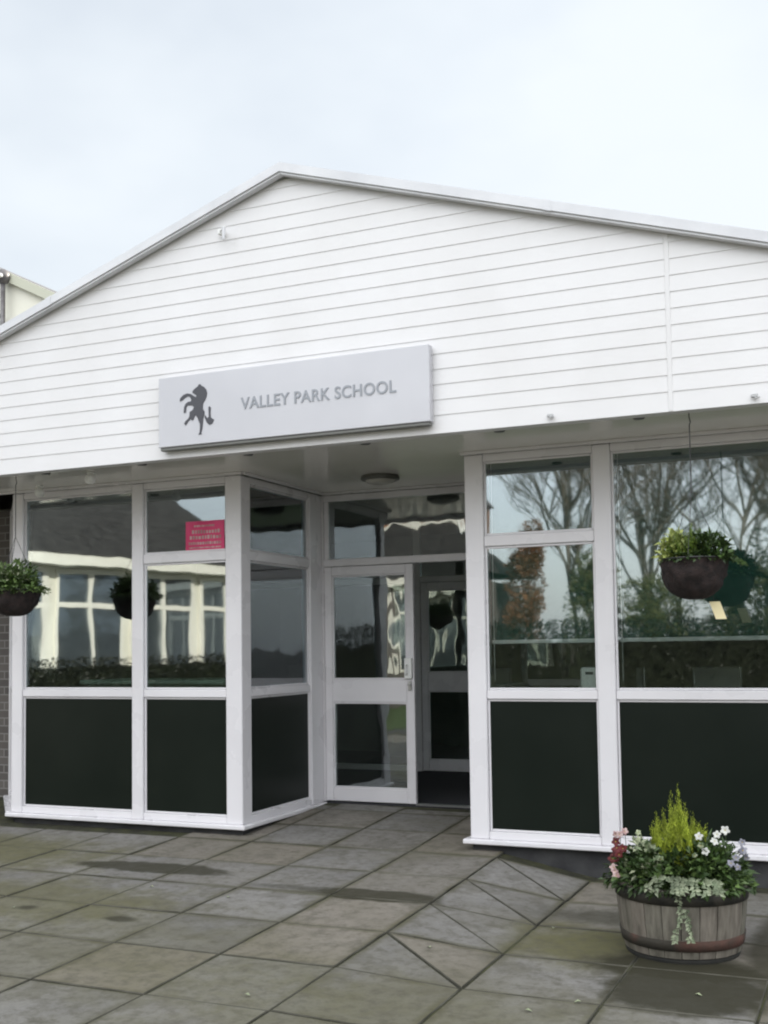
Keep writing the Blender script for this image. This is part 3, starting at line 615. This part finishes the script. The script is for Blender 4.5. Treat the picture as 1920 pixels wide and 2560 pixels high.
# ------------------------------------------------------------------ things seen through the glass
r0 = root('poster', (-.36, .060, 2.15), 'bright pink poster with white writing in the upper window by the porch corner', 'poster')
b = MB(); b.box((-.530, .0305, 2.150), (-.170, .0335, 2.385)); b.build('sheet', 'pink', r0)
b = MB()
def scribble(x0, x1, z, h, gap):
    x = x0
    while x < x1:
        w = R.uniform(.5, 1)*h*.8
        b.box((x, .0288, z), (min(x+w, x1), .0302, z+h*R.uniform(.75, 1)))
        x += w+gap
for z, a, c, h_ in ((2.338, -.45, -.26, .016), (2.285, -.47, -.20, .030), (2.240, -.49, -.20, .030), (2.196, -.50, -.20, .024), (2.166, -.50, -.20, .014)): scribble(a, c, z, h_, h_*.3)
b.build('writing', MT['pinkpetal'], r0)
for x0, x1, lab in ((X6_+.01, X7_-.002, 'dark green roller blind half lowered behind the narrow right window'), (X8_+.01, X9_-.01, 'dark green roller blind half lowered behind the wide right window'), (X9_+.13, 6.38, 'dark green roller blind at the far right end')):
    r0 = root('roller_blind', ((x0+x1)/2, .13, 1.37), lab, 'blind', 'green roller blinds in the right windows')
    b = MB(); nseg = 24
    vs = []; 
    for i in range(nseg+1):
        x = x0+(x1-x0)*i/nseg
        for z in (1.395, 1.8, 2.2, 2.74): vs.append((x, .13+.002*math.sin(i*1.3)+.001*math.sin(z*9), z))
    fs = [(i*4+k, (i+1)*4+k, (i+1)*4+k+1, i*4+k+1) for i in range(nseg) for k in range(3)]
    b.add(vs, fs); b.build('fabric', 'blind', r0)
    b = MB(); b.box((x0, .118, 1.366), (x1, .142, 1.394), .004); b.build('bottom_bar', 'rail_pale', r0)
    b = MB(); b.tube([(x0+.02, .11, 1.1), (x0+.02, .11, 2.7)], .003, 6); b.build('cord', 'white', r0)
r0 = root('entry_device', (2.715, .12, 1.04), 'small white device box behind the glass on the mid rail beside the mullion', 'device')
b = MB(); b.box((2.652, .075, 1.041), (2.786, .135, 1.195), .014); b.build('case', 'white', r0)
b = MB(); b.box((2.690, .073, 1.145), (2.745, .0749, 1.165), .0); b.build('display', 'dark_fit', r0)
r0 = root('desk', (-1.3, 1.0, 0), 'pale green desk inside behind the two left windows', 'desk')
b = MB(); b.box((-2.0, .55, 1.06), (-.5, 1.25, 1.10), .008); b.build('desktop', 'desk', r0)
b = MB(); b.box((-1.95, .62, 0), (-.55, .66, 1.059)); b.build('front', 'desk', r0)
for x in (-1.93, -.58):
    b = MB(); b.box((x-.02, .661, 0), (x+.02, 1.2, 1.059)); b.build('side', 'desk', r0)
# white table and chairs hints in the right room
for i, x in enumerate((2.5, 3.3, 4.15)):
    r0 = root('stacking_chair', (x, 2.0, 0), ['grey chair inside nearest the narrow right window', 'grey chair inside behind the right mullion', 'grey chair inside behind the wide right window'][i], 'chair', 'chairs inside the right room')
    b = MB(); b.box((x-.21, 1.8, .44), (x+.21, 2.2, .47), .01); b.build('seat', 'rail_pale', r0)
    b = MB(); b.box((x-.2, 2.21, .75), (x+.2, 2.24, 1.15), .01); b.build('backrest', 'rail_pale', r0)
    for sx in (-1, 1):
        for yy in (1.83, 2.2):
            b = MB(); b.tube([(x+sx*.19, yy, 0), (x+sx*.19, yy+(.02 if yy > 2 else 0), 1.15 if yy > 2 else .44)], .012, 8); b.build('leg', 'metal', r0)

# ------------------------------------------------------------------ hanging baskets
def basket(cx, cy, zr, label, rr=.19, dp=.24):
    r0 = root('hanging_basket', (cx, cy, zr-dp), label, 'basket', 'hanging baskets under the fascia')
    b = MB(); prof = [(.004, -dp)]+[(rr*math.sin(a)**.75, -dp*math.cos(a)**.9 if math.cos(a) > 0 else 0) for a in [math.pi/2*i/12 for i in range(1, 13)]]
    b.lathe((cx, cy, zr), prof, 60, jit=.16); b.build('liner', 'coir', r0, True)
    b = MB()
    b.tube([(cx+(rr+.004)*math.cos(a), cy+(rr+.004)*math.sin(a), zr+.002) for a in [2*math.pi*i/32 for i in range(33)]], .004, 6)
    b.build('rim', 'chain', r0)
    b = MB(); b.lathe((cx, cy, zr), [(rr*.97, -.012), (.09, .0), (.004, .012)], 30); b.build('soil', 'soil', r0)
    hz = 2.76
    for i in range(3):
        a = 2*math.pi*i/3+.5; p = Vector((cx+rr*math.cos(a), cy+rr*math.sin(a), zr)); q = Vector((cx, cy, zr+.42))
        b = MB(); n = 16
        for k in range(n):
            s0, s1 = p.lerp(q, k/n), p.lerp(q, (k+.9)/n); b.tube([s0, s1], .0022, 5)
        b.build('chain', 'chain', r0)
    b = MB(); b.tube([(cx, cy, zr+.41), (cx, cy, 2.66), (cx+.006, cy+.004, 2.68), (cx, cy, 2.71), (cx, cy, 2.747)], .0035, 7); b.build('hook', 'chain', r0)
    return r0
def mound(b, cx, cy, cz, rx, rz, n, ln, w, mi=0, shape=1.0, out=.8, seed=1, droop=0):
    rg = random.Random(seed)
    for _ in range(n):
        a = rg.uniform(0, 2*math.pi); e = math.asin(rg.uniform(-.15, 1)); k = rg.uniform(.35, 1)**.5
        d = Vector((math.cos(a)*math.cos(e), math.sin(a)*math.cos(e), math.sin(e)))
        lump = 1+.28*noise.noise(Vector((d.x*2.3+seed, d.y*2.3, d.z*2.3)))
        p = Vector((cx+d.x*rx*k*lump, cy+d.y*rx*k*lump, cz+d.z*rz*k*lump))
        dd = (d*out+Vector((rg.gauss(0, .5), rg.gauss(0, .5), rg.gauss(.15-droop, .4)))).normalized()
        L_ = ln*rg.uniform(.6, 1.3); b.leaf(p, dd, L_, w*rg.uniform(.7, 1.3), up=(rg.gauss(0, .5), rg.gauss(0, .5), 1), mi=mi)
def trail(b, p, d, n, ln, w, mi=0, seed=3):
    rg = random.Random(seed); p = Vector(p); d = Vector(d).normalized()
    for k in range(n):
        d = (d+Vector((rg.gauss(0, .12), rg.gauss(0, .12), -.14))).normalized(); p = p+d*ln*.5
        for s in (-1, 1):
            sd = d.cross(Vector((0, 0, 1))); sd = sd.normalized() if sd.length > .1 else Vector((1, 0, 0))
            b.leaf(p, (sd*s+d*.6+Vector((rg.gauss(0, .3), -.3, rg.gauss(0, .3)))), ln*rg.uniform(.7, 1.2), w*rg.uniform(.7, 1.2), up=(0, -1, .4), mi=mi)
def plume(b, p, d, h, n, ln, w, mi=0, rg=None, spread=.35):
    """one feathery upright spray"""
    p = Vector(p); d = Vector(d).normalized()
    for k in range(n):
        t_ = k/n; q = p+d*h*t_+Vector((rg.gauss(0, .004), rg.gauss(0, .004), 0)); wv = (1-t_*.75)
        a = rg.uniform(0, 6.28); o = Vector((math.cos(a), math.sin(a), 0))
        b.leaf(q, d+o*spread*rg.uniform(.5, 1.4), ln*wv*rg.uniform(.7, 1.3), w*wv, mi=mi, fold=.15)
# right basket
bx, by, bz = 3.555, -.74, 1.85
basket(bx, by, bz, 'brown coir hanging basket on the right in front of the wide window')
rg = random.Random(11)
b = MB()
for k in range(70):
    a = rg.uniform(0, 6.28); r1 = .11*math.sqrt(rg.random()); ox = -.03
    hh = .245*(1-(r1/.11)**1.3*.55)*rg.uniform(.75, 1.08)
    plume(b, (bx+ox+r1*math.cos(a), by+r1*math.sin(a), bz), (math.cos(a)*r1*2.2, math.sin(a)*r1*2.2, 1), hh, 38, .042, .013, rg=rg)
single(b, 'conifer', 'midleaf', 'small bushy green conifer in the middle of the right hanging basket', 'plant')
b = MB(); mound(b, bx-.11, by-.01, bz, .10, .16, 380, .042, .022, seed=5)
single(b, 'lime_plant', 'limeleaf', 'pale lime leaves at the left side of the right hanging basket', 'plant')
b = MB(); mound(b, bx+.09, by, bz+.0, .14, .15, 620, .044, .022, seed=6); mound(b, bx, by, bz-.005, .19, .05, 520, .04, .02, seed=16, droop=.5)
for i in range(7): trail(b, (bx+.10+.02*i, by-.08+.02*i, bz), (.5, -.1, .25-.05*i), 5, .034, .02, seed=20+i)
single(b, 'ivy', 'darkleaf', 'dark green ivy around the right side of the right hanging basket', 'plant')
# tag below right basket
r0 = root('label_card', (3.69, -.68, 1.49), 'cream card hanging tilted below the right hanging basket', 'card')
b = MB(); c0 = Vector((3.633, -.70, 1.597)); ax = Vector((.062, .0, .0)); dn = Vector((.036, 0, -.105)); th_ = Vector((0, .003, 0))
pts = [c0, c0+ax, c0+ax+dn, c0+dn]
b.add([*pts, *[p+th_ for p in pts]], [(0, 3, 2, 1), (4, 5, 6, 7), (0, 1, 5, 4), (1, 2, 6, 5), (2, 3, 7, 6), (3, 0, 4, 7)]); b.build('card', 'tag', r0)
b = MB(); b.tube([(3.663, -.698, 1.595), (3.655, -.71, 1.66)], .0015, 5); b.build('string', 'chain', r0)
# left basket
bx, by, bz = -1.59, -.74, 1.835
basket(bx, by, bz, 'brown coir hanging basket cut by the left edge in front of the left window', .185, .20)
b = MB(); mound(b, bx+.0, by, bz+.01, .20, .20, 900, .045, .024, seed=8); mound(b, bx+.06, by, bz-.01, .20, .06, 300, .04, .02, seed=18, droop=.3)
for i in range(10):
    a = -1.2+.35*i; trail(b, (bx+.16*math.cos(a), by+.16*math.sin(a), bz+.02), (math.cos(a), math.sin(a), .35), 4, .034, .02, seed=40+i)
single(b, 'trailing_plant', 'greenleaf', 'green leafy plants filling the left hanging basket', 'plant')
b = MB(); mound(b, bx+.06, by-.08, bz+.08, .10, .09, 60, .036, .024, seed=9)
single(b, 'pale_leaf_plant', 'var', 'pale variegated leaves among the green plants of the left hanging basket', 'plant')
b = MB(); mound(b, bx, by, bz, .16, .14, 700, .045, .028, seed=10)
single(b, 'ivy', 'darkleaf', 'dark ivy inside the left hanging basket', 'plant')

# ------------------------------------------------------------------ barrel planter
cx, cy = 3.572, -1.66; zg = ground_z(cx, cy)
BR = root('barrel_planter', (cx, cy, zg), 'weathered half barrel planter with iron hoops on the paving at the right', 'planter')
RT, RM, RB, ZT = .328, .325, .288, .150
def brad(z):
    t_ = (z-zg-.025)/(ZT-zg-.025); return RB+(RT-RB)*math.sin(t_*math.pi/2*.95)**.8 if t_ > 0 else RB
ns = 22
b = MB()
for i in range(ns):
    a0, a1 = 2*math.pi*i/ns+.006, 2*math.pi*(i+1)/ns-.006; rj = R.uniform(-.002, .002); zt = ZT+R.uniform(-.006, .004)
    zs_ = [zg+.026+(zt-zg-.026)*k/8 for k in range(9)]; vs = []
    for z in zs_:
        for a in (a0, a0*.5+a1*.5, a1):
            rr = brad(z)+rj; vs.append((cx+rr*math.cos(a), cy+rr*math.sin(a), z))
        for a in (a1, a0*.5+a1*.5, a0):
            rr = brad(z)+rj-.022; vs.append((cx+rr*math.cos(a), cy+rr*math.sin(a), z))
    fs = [(k*6+j, k*6+(j+1) % 6, (k+1)*6+(j+1) % 6, (k+1)*6+j) for k in range(8) for j in range(6)]+[(5, 4, 3, 2, 1, 0), tuple(48+j for j in range(6))]
    b.add(vs, fs)
b.build('stave_wall', 'stave', BR)
def hoop(z0, z1, mt, name='hoop'):
    b = MB(); b.lathe((cx, cy, 0), [(brad(z0)-.004, z0), (brad(z0)+.006, z0), (brad((z0+z1)/2)+.0065, (z0+z1)/2), (brad(z1)+.006, z1), (brad(z1)-.004, z1)], 64); b.build(name, mt, BR, True)
hoop(.076, .134, 'hoop'); hoop(-.146, -.094, 'hoop_rust')
b = MB(); b.lathe((cx, cy, 0), [(RT-.024, ZT-.03), (.15, ZT-.01), (.004, ZT)], 40); b.build('soil', 'soil', BR)
b = MB(); b.lathe((cx, cy, 0), [(.27, zg-.02), (.285, zg+.010), (.28, zg+.024), (.02, zg+.0245)], 40); b.build('gap_disc', 'gap_shade', BR, True)  # disc coloured black to paint the shaded gap under the barrel
b = MB(); b.lathe((cx, cy, 0), [(RB-.02, zg+.032), (.004, zg+.0321)], 40); b.build('base', 'stave', BR)
# golden conifer: upright flame
b = MB(); rg = random.Random(21); kx, ky = cx-.01, cy-.0; z0 = ZT+.01; HH = .475
tips = [(0, 0, HH, .030)]
for k in range(24):
    a = 2.399*k+rg.uniform(-.3, .3); u = math.sqrt((k+.6)/24.6); tips.append((.128*u*math.cos(a), .128*u*math.sin(a), HH*(1-.50*u**1.2)*rg.uniform(.88, 1.04), .026))
for (ox, oy, hh0, rr0) in tips:
    ln0 = Vector((ox*.75+rg.gauss(0, .02), oy*.75+rg.gauss(0, .02), 1))
    for k in range(17):
        a = rg.uniform(0, 6.28); u = math.sqrt(rg.random()); p = (kx+ox+rr0*u*math.cos(a), ky+oy+rr0*u*math.sin(a), z0+rg.uniform(0, .05))
        plume(b, p, ln0+Vector((math.cos(a)*.10*(.3-u), math.sin(a)*.10*(.3-u), 0)), hh0*(1-.28*u)*rg.uniform(.85, 1), 44, .036, .011, rg=rg, spread=.30+.25*u)
single(b, 'golden_conifer', 'conifer', 'tall lime green conifer rising from the centre of the barrel planter', 'plant')
# dark green bedding
b = MB(); mound(b, cx, cy, ZT+.0, .325, .17, 2300, .048, .026, seed=31); mound(b, cx, cy-.02, ZT-.01, .35, .05, 900, .045, .024, seed=32, droop=.5); mound(b, cx+.16, cy-.05, ZT+.05, .15, .16, 260, .055, .022, seed=35, out=1.2)
single(b, 'bedding_foliage', 'darkleaf', 'dark green leaves filling the top of the barrel planter', 'plant')
b = MB(); mound(b, cx+.05, cy-.03, ZT+.01, .31, .165, 700, .042, .024, seed=33)
single(b, 'green_bedding', 'greenleaf', 'mid green leaves scattered over the barrel planting', 'plant')
b = MB()
for i in range(9):
    a = -1.9+.08*i; trail(b, (cx-.02+.30*math.cos(a+.25)+.01*i, cy+.30*math.sin(a), ZT+.06), (math.cos(a)*.6, -.8, .1), 7, .034, .021, seed=60+i)
trail(b, (cx+.04, cy-.325, .15), (.1, -.25, -1), 17, .028, .018, seed=77); trail(b, (cx+.075, cy-.335, .08), (.05, -.2, -1), 12, .026, .018, seed=78)
single(b, 'trailing_silver_plant', 'silver', 'silvery trailing stems spilling over the front of the barrel', 'plant')
b = MB()
for (ox, oy, hz) in ((-.17, -.12, .20), (-.13, -.16, .18), (-.20, -.06, .19), (-.16, -.20, .10), (-.10, -.22, .12), (-.22, -.16, .08)):
    mound(b, cx+ox, cy+oy, ZT+hz-.05, .035, .05, 20, .045, .020, seed=int(hz*1000)+int(ox*-100))
single(b, 'variegated_ivy', 'var', 'cream edged leaves at the left front of the barrel planting', 'plant')
def bloom(b, p, n, rr, mi=0):
    p = Vector(p); n = Vector(n).normalized(); a_ = n.orthogonal().normalized(); b_ = n.cross(a_); ph = R.uniform(0, 6.28)
    for k in range(5):
        a = ph+2*math.pi*k/5; d = a_*math.cos(a)+b_*math.sin(a); s = n.cross(d)
        b.add([p, p+d*rr*.55+s*rr*.42+n*.004, p+d*rr+s*rr*.18+n*.002, p+d*rr*1.02-s*rr*.18, p+d*rr*.55-s*rr*.42+n*.004], [(0, 4, 3, 2, 1)], mi)
    b.add([p+n*.005+(a_*math.cos(t_)+b_*math.sin(t_))*rr*.16 for t_ in (0, 1.57, 3.14, 4.71)], [(0, 1, 2, 3)], 1)
fl_n = Vector((.15, -1, .35))
def flowers(name, mt, pts, label, rr):
    b = MB()
    for (ox, oy, oz) in pts:
        p = Vector((cx+ox, cy+oy, ZT+oz)); bloom(b, p, fl_n+Vector((R.gauss(0, .25), R.gauss(0, .1), R.gauss(0, .25))), rr*R.uniform(.85, 1.15))
        b.tube([p+Vector((0, .006, -.003)), p+Vector((0, .03, -.10))], .0018, 5, mi=2)
    single(b, name, [mt, 'eye', 'darkleaf'], label, 'flower')
flowers('white_pansy', 'whitepetal', [(.20, -.10, .245), (.235, -.06, .262), (.15, -.16, .17), (.115, -.12, .235), (.19, -.13, .215)], 'white pansies at the right of the conifer in the barrel', .021)
flowers('mauve_pansy', 'mauvepetal', [(.29, -.12, .14), (.32, -.08, .17), (.30, -.15, .10), (.33, -.04, .13), (.27, -.17, .12), (.31, -.02, .20)], 'pale mauve pansies at the right rim of the barrel', .021)
flowers('red_cyclamen', 'redpetal', [(-.30, -.10, .15), (-.32, -.05, .13), (-.29, -.13, .11), (-.31, -.08, .18), (-.28, -.16, .13), (-.33, -.07, .09), (-.26, -.15, .16)], 'deep red flowers at the left rim of the barrel', .024)
flowers('pink_cyclamen', 'pinkpetal', [(-.295, -.06, .215), (-.27, -.05, .23), (-.32, -.03, .21)], 'pale pink flowers above the red ones at the left rim of the barrel', .020)
flowers('pink_cyclamen', 'pinkpetal', [(-.31, -.15, .06), (-.29, -.19, .03), (-.30, -.17, .045)], 'pale pink flowers hanging below the red ones at the left rim of the barrel', .020)
flowers('cream_primrose', 'var', [(-.19, -.1, .235), (.10, -.18, .15), (.13, -.17, .20), (-.06, -.22, .13)], 'pale yellow flowers close to the conifer in the barrel', .017)
# loose leaf litter near the barrel
b = MB()
for (x, y) in ((3.74, -2.42), (3.1, -2.9), (2.4, -2.2), (.9, -1.7), (1.9, -3.2), (-.2, -2.3), (3.3, -2.7), (.3, -1.6), (2.85, -1.5)):
    for _ in range(1):
        b.leaf((x, y, ground_z(x, y)+.008), (R.gauss(0, 1), R.gauss(0, 1), .05), .035, .022, up=(0, 0, 1))
tag(b.build('leaf_litter', 'var'), 'few small pale leaves scattered on the paving', 'leaves', kind='stuff')

# ------------------------------------------------------------------ cream hall beyond, at the left
CH = root('cream_hall', (-15, 12, -.2), 'taller cream rendered building whose gable shows above the white roof at the left', 'building')
def cz(x): return 9.19-(x+11.56)*.503
b = MB(); b.prism([(-17.5, -.2), (-6, -.2), (-6, cz(-6)-.12), (-13.6, cz(-13.6)-.12), (-17.5, cz(-13.6)-2.1)], 10.0, 20); b.build('wall', 'cream', CH)
b = MB(); b.prism([(-13.6, cz(-13.6)-.2), (-5.6, cz(-5.6)-.2), (-5.6, cz(-5.6)), (-13.6, cz(-13.6))], 9.86, 9.999); b.build('verge', 'cream_verge', CH)
b = MB(); b.prism([(-13.6, cz(-13.6)-.11), (-5.6, cz(-5.6)-.11), (-5.6, cz(-5.6)+.0), (-13.6, cz(-13.6)+.0)], 10.001, 20.2); b.build('roof', 'roof', CH)
PX = -11.3
r0 = root('wall_lamp', (PX, 9.75, 7.6), 'dark pole with a round head beside the cream gable at the left edge', 'lamp')
b = MB(); b.tube([(PX, 9.8, 6.6), (PX, 9.8, 8.78)], .05, 12); b.build('pole', 'pipe', r0, True)
b = MB(); b.lathe((PX, 9.8, 8.78), [(.05, 0), (.10, .02), (.15, .10), (.155, .16), (.12, .24), (.05, .29), (.002, .30)], 24); b.build('head', 'pipe', r0, True)
b = MB(); b.lathe((PX+.05, 9.66, 8.9), [(.002, -.05), (.05, -.03), (.06, 0), (.05, .03), (.002, .05)], 16); b.build('lens', 'white', r0, True)  # white blob painting a highlight on the round head
b = MB(); b.tube([(PX, 9.8, 8.12), (PX-.2, 9.8, 8.14), (PX-.33, 9.8, 8.05)], .04, 10); b.lathe((PX-.36, 9.8, 7.88), [(.002, 0), (.08, .03), (.11, .10), (.08, .17), (.002, .2)], 18); b.build('bracket', 'pipe', r0, True)

# ------------------------------------------------------------------ what stands behind the camera and is seen in the glass
def white_windows(parent, T, w, z0, z1, bar, mull, off=0):
    """white framed window; local x along wall, -y outward"""
    b = MB(); b.T = T; t_ = .09
    b.box((0, -.05, z0), (t_, .0, z1), .005); b.box((w-t_, -.05, z0), (w, 0, z1), .005); b.box((t_, -.048, z0), (w-t_, 0, z0+t_)); b.box((t_, -.048, z1-t_), (w-t_, 0, z1)); b.box((t_, -.05, bar-.05), (w-t_, -.001, bar+.05))
    for k in range(1, mull+1):
        x = w*k/(mull+1); b.box((x-.05, -.055, z0+t_), (x+.05, -.002, z1-t_))
    o = b.build('window', 'upvc_far', parent)
    g = MB(); g.T = T; g.box((t_*.5, -.02, z0+.03), (w-t_*.5, -.012, z1-.03)); g.build('pane', 'glass_far', o)
MT['roof_far'] = nvar(mat('dark_roof', (.04, .04, .04), .9, spec=.1), (.028, .027, .026), (.05, .048, .045), 5, 5)
MT['upvc_far'] = mat('painted_frame', (.82, .80, .72), .5)
MT['glass_far'] = mat('far_glass', (.22, .26, .29), .04, .75, 1.0)
CW = root('classroom_wing', (-9.5, -11, G0), 'white painted classroom wing with big white framed windows, seen reflected in the left windows', 'building')
P0, P1 = Vector((-8.55, -15.0)), Vector((-10.3, -6.2)); L1 = (P1-P0).length; d_ = (P1-P0)/L1
T1 = Matrix(((d_.x, -d_.y, 0, P0.x), (d_.y, d_.x, 0, P0.y), (0, 0, 1, 0), (0, 0, 0, 1)))   # +y local = left of direction; outward should be +x world
# outward normal (-y local) = (d.y, -d.x) -> (+, +)
b = MB(); b.T = T1; b.box((0, 0, G0), (L1, 6, 3.05)); b.build('wall', 'cream', CW)
b = MB(); b.T = T1; b.box((-.35, -.4, 3.0), (L1+.3, -.001, 3.2)); b.build('fascia', 'upvc_far', CW)
b = MB(); b.T = T1; b.add([(-.35, -.42, 3.21), (L1+.3, -.42, 3.21), (L1+.3, 3, 5.1), (-.35, 3, 5.1), (-.35, 6.4, 3.21), (L1+.3, 6.4, 3.21)], [(0, 1, 2, 3), (3, 2, 5, 4), (0, 3, 4), (1, 5, 2), (0, 4, 5, 1)]); b.build('roof', 'roof_far', CW)
x = .15
while x+1.75 < L1: white_windows(CW, T1 @ Matrix.Translation((x, -.002, 0)), 1.72, .75, 2.95, 2.25, 1); x += 1.95
CW2 = root('classroom_block', (-5.5, -18, G0), 'white windowed classroom block with a dark roof, seen reflected in the entrance door', 'building')
T2 = Matrix(((-1, 0, 0, -3.9), (0, -1, 0, -15.6), (0, 0, 1, 0), (0, 0, 0, 1)))
b = MB(); b.T = T2; b.box((0, 0, G0), (5.7, 5, 2.9)); b.build('wall', 'brick_dark', CW2)
b = MB(); b.T = T2; b.box((-.2, -.35, 2.9), (5.9, -.001, 3.08)); b.build('fascia', 'upvc_far', CW2)
b = MB(); b.T = T2; b.add([(-.2, -.37, 3.09), (5.9, -.37, 3.09), (5.9, 2.5, 4.7), (1.6, 2.5, 4.7), (-.2, 5.3, 3.09), (5.9, 5.3, 3.09)], [(0, 1, 2, 3), (3, 2, 5, 4), (0, 3, 4), (1, 5, 2), (0, 4, 5, 1)]); b.build('roof', 'roof_far', CW2)
b = MB(); b.T = T2; b.tube([(-.2, -.40, 3.12), (1.62, 2.5, 4.74)], .11, 4); b.tube([(1.62, 2.5, 4.74), (5.9, 2.5, 4.74)], .07, 4); b.build('verge', 'upvc_far', CW2)
x = .2
while x+1.2 < 5.6: white_windows(CW2, T2 @ Matrix.Translation((x, -.002, 0)), 1.15, .7, 2.85, 2.2, 1); x += 1.33
BH = root('brick_house', (-5, -24, G0), 'two storey orange brick house, seen reflected beside the entrance', 'house')
b = MB(); b.box((-10.2, -28, G0), (-7.1, -22.5, 6.0)); b.build('wall', 'brick_red', BH)
b = MB(); b.add([(-10.4, -28.3, 6.0), (-6.95, -28.3, 6.0), (-6.95, -22.3, 6.0), (-10.4, -22.3, 6.0), (-9.1, -25.2, 7.6), (-8.3, -25.2, 7.6)], [(0, 1, 5, 4), (1, 2, 5), (2, 3, 4, 5), (3, 0, 4), (3, 2, 1, 0)]); b.build('roof', 'roof', BH)
T3 = Matrix(((-1, 0, 0, -7.3), (0, -1, 0, -22.5), (0, 0, 1, 0), (0, 0, 0, 1)))
for x in (1.1,):
    white_windows(BH, T3 @ Matrix.Translation((x, -.002, 0)), 1.15, .7, 2.0, 1.4, 1); white_windows(BH, T3 @ Matrix.Translation((x, -.002, 0)), 1.15, 3.6, 5.0, 4.4, 1)

def bare_tree(x, y, h, label, seed, twigs=5, lean=.0, mt='bark'):
    rg = random.Random(seed); r0 = root('bare_tree', (x, y, G0), label, 'tree', 'bare winter trees behind the forecourt')
    tb = MB(); cb_ = MB()
    def grow(p, d, ln, r, lvl, mb):
        segs = 4; pts = [p]; q = p.copy(); dd = d.copy()
        for k in range(segs):
            dd = (dd+Vector((rg.gauss(0, .10), rg.gauss(0, .10), rg.gauss(.03, .06)))).normalized(); q = q+dd*ln/segs; pts.append(q.copy())
        mb.tube(pts, [r*(1-.5*i/segs) for i in range(segs+1)], 6 if lvl < 2 else 3, cap=False)
        if lvl >= twigs: return
        for k in range(rg.randint(4, 5) if lvl else 8):
            t_ = rg.uniform(.35, 1) if lvl else rg.uniform(.4, 1); i = min(int(t_*segs), segs-1); b0 = pts[i].lerp(pts[i+1], t_*segs-i)
            a = rg.uniform(0, 6.28); o = Vector((math.cos(a), math.sin(a), 0)); nd = (dd*.75+o*rg.uniform(.4, .85)+Vector((0, 0, .25))).normalized()
            grow(b0, nd, ln*rg.uniform(.5, .72), max(r*.52, .0035), lvl+1, cb_)
    grow(Vector((x, y, G0-.1)), Vector((lean, 0, 1)), h*.5, h*.0078, 0, tb)
    tb.build('trunk', mt, r0); cb_.build('crown', mt, r0)
tl = ['tall bare tree reflected at the left of the narrow right window', 'bare tree reflected in the middle of the right windows', 'slim bare tree reflected behind the hanging basket', 'bare tree with many twigs reflected in the wide window', 'leaning bare tree reflected at the far right', 'bare tree farthest back beyond the hedge', 'thin bare tree standing behind the middle pair in the right windows', 'tallest bare tree reflected between two nearer trunks of the wide window', 'bare tree reflected behind the olive evergreen at the right']
for i, (x, y, h) in enumerate(((-2.2, -19.5, 11), (-.6, -23, 11), (.9, -20.5, 10), (2.4, -24, 12), (4.2, -21, 9.5), (-4.5, -31, 12), (-1.6, -27, 12), (1.6, -28, 13), (3.2, -26.5, 11))):
    bare_tree(x, y, h, tl[i], 100+i, 5, lean=R.uniform(-.12, .12))
def leafy(x, y, h, w, mt, label, seed, name='evergreen_tree'):
    rg = random.Random(seed); r0 = root(name, (x, y, G0), label, 'tree')
    b = MB(); b.tube([(x, y, G0-.1), (x+.1, y, h*.6)], [.16, .06], 8); b.build('trunk', 'bark', r0)
    b = MB()
    for c_ in range(34):
        a = rg.uniform(0, 6.28); zz = rg.uniform(.15, 1); rr = w*(1-zz*.6)*rg.uniform(.2, 1)
        c0 = Vector((x+rr*math.cos(a), y+rr*math.sin(a), G0+h*zz))
        for _ in range(200):
            d = Vector((rg.gauss(0, 1), rg.gauss(0, 1), rg.gauss(0, 1))).normalized(); b.leaf(c0+d*w*.3*rg.uniform(.5, 1.1), d+Vector((0, 0, .3)), .09*rg.uniform(.6, 1.4), .05)
    b.build('crown', mt, r0)
leafy(-1.5, -18.6, 3.6, 1.0, 'ever', 'olive evergreen reflected beyond the narrow right window', 205)
leafy(1.5, -18.9, 3.3, 1.0, 'ever', 'olive bush reflected under the right hanging basket', 206)
leafy(.3, -19.3, 4.0, 1.1, 'ever', 'olive evergreen reflected left of the basket in the wide window', 207)
leafy(2.4, -18.4, 3.9, 1.2, 'ever', 'broad olive evergreen reflected right of the basket in the wide window', 208)
leafy(3.4, -17.5, 5.2, 1.3, 'ever', 'olive green evergreen reflected at the right of the wide window', 201)
leafy(-.1, -17.8, 2.9, 1.0, 'ever', 'low olive evergreen reflected behind the basket', 202)
leafy(-3.0, -18.2, 4.4, .8, 'autumn', 'rusty leaved small tree reflected at the left of the narrow right window', 203, 'autumn_tree')
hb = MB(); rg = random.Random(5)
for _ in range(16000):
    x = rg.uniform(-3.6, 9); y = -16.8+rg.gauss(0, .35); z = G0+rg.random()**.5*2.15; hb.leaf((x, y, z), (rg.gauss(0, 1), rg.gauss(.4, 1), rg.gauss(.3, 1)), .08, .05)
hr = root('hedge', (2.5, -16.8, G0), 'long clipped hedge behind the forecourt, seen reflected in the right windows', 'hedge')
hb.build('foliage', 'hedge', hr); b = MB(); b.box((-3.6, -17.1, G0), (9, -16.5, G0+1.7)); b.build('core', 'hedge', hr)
hb = MB()
for _ in range(8000):
    t_ = rg.random(); y = -15+8.5*t_; x = -7.7-1.6*t_+rg.gauss(0, .2); z = G0+rg.random()**.7*1.5; hb.leaf((x, y, z), (rg.gauss(.4, 1), rg.gauss(0, 1), rg.gauss(.3, 1)), .07, .045)
sb = root('shrub_border', (-8.5, -11, G0), 'low dark shrub border under the classroom wing windows', 'shrubs')
hb.build('foliage', 'hedge', sb); b = MB(); b.T = Matrix(((d_.x, -d_.y, 0, -7.62), (d_.y, d_.x, 0, -15), (0, 0, 1, 0), (0, 0, 0, 1))); b.box((0, 0, G0), (8.6, .3, G0+1.35)); b.build('core', 'hedge', sb)
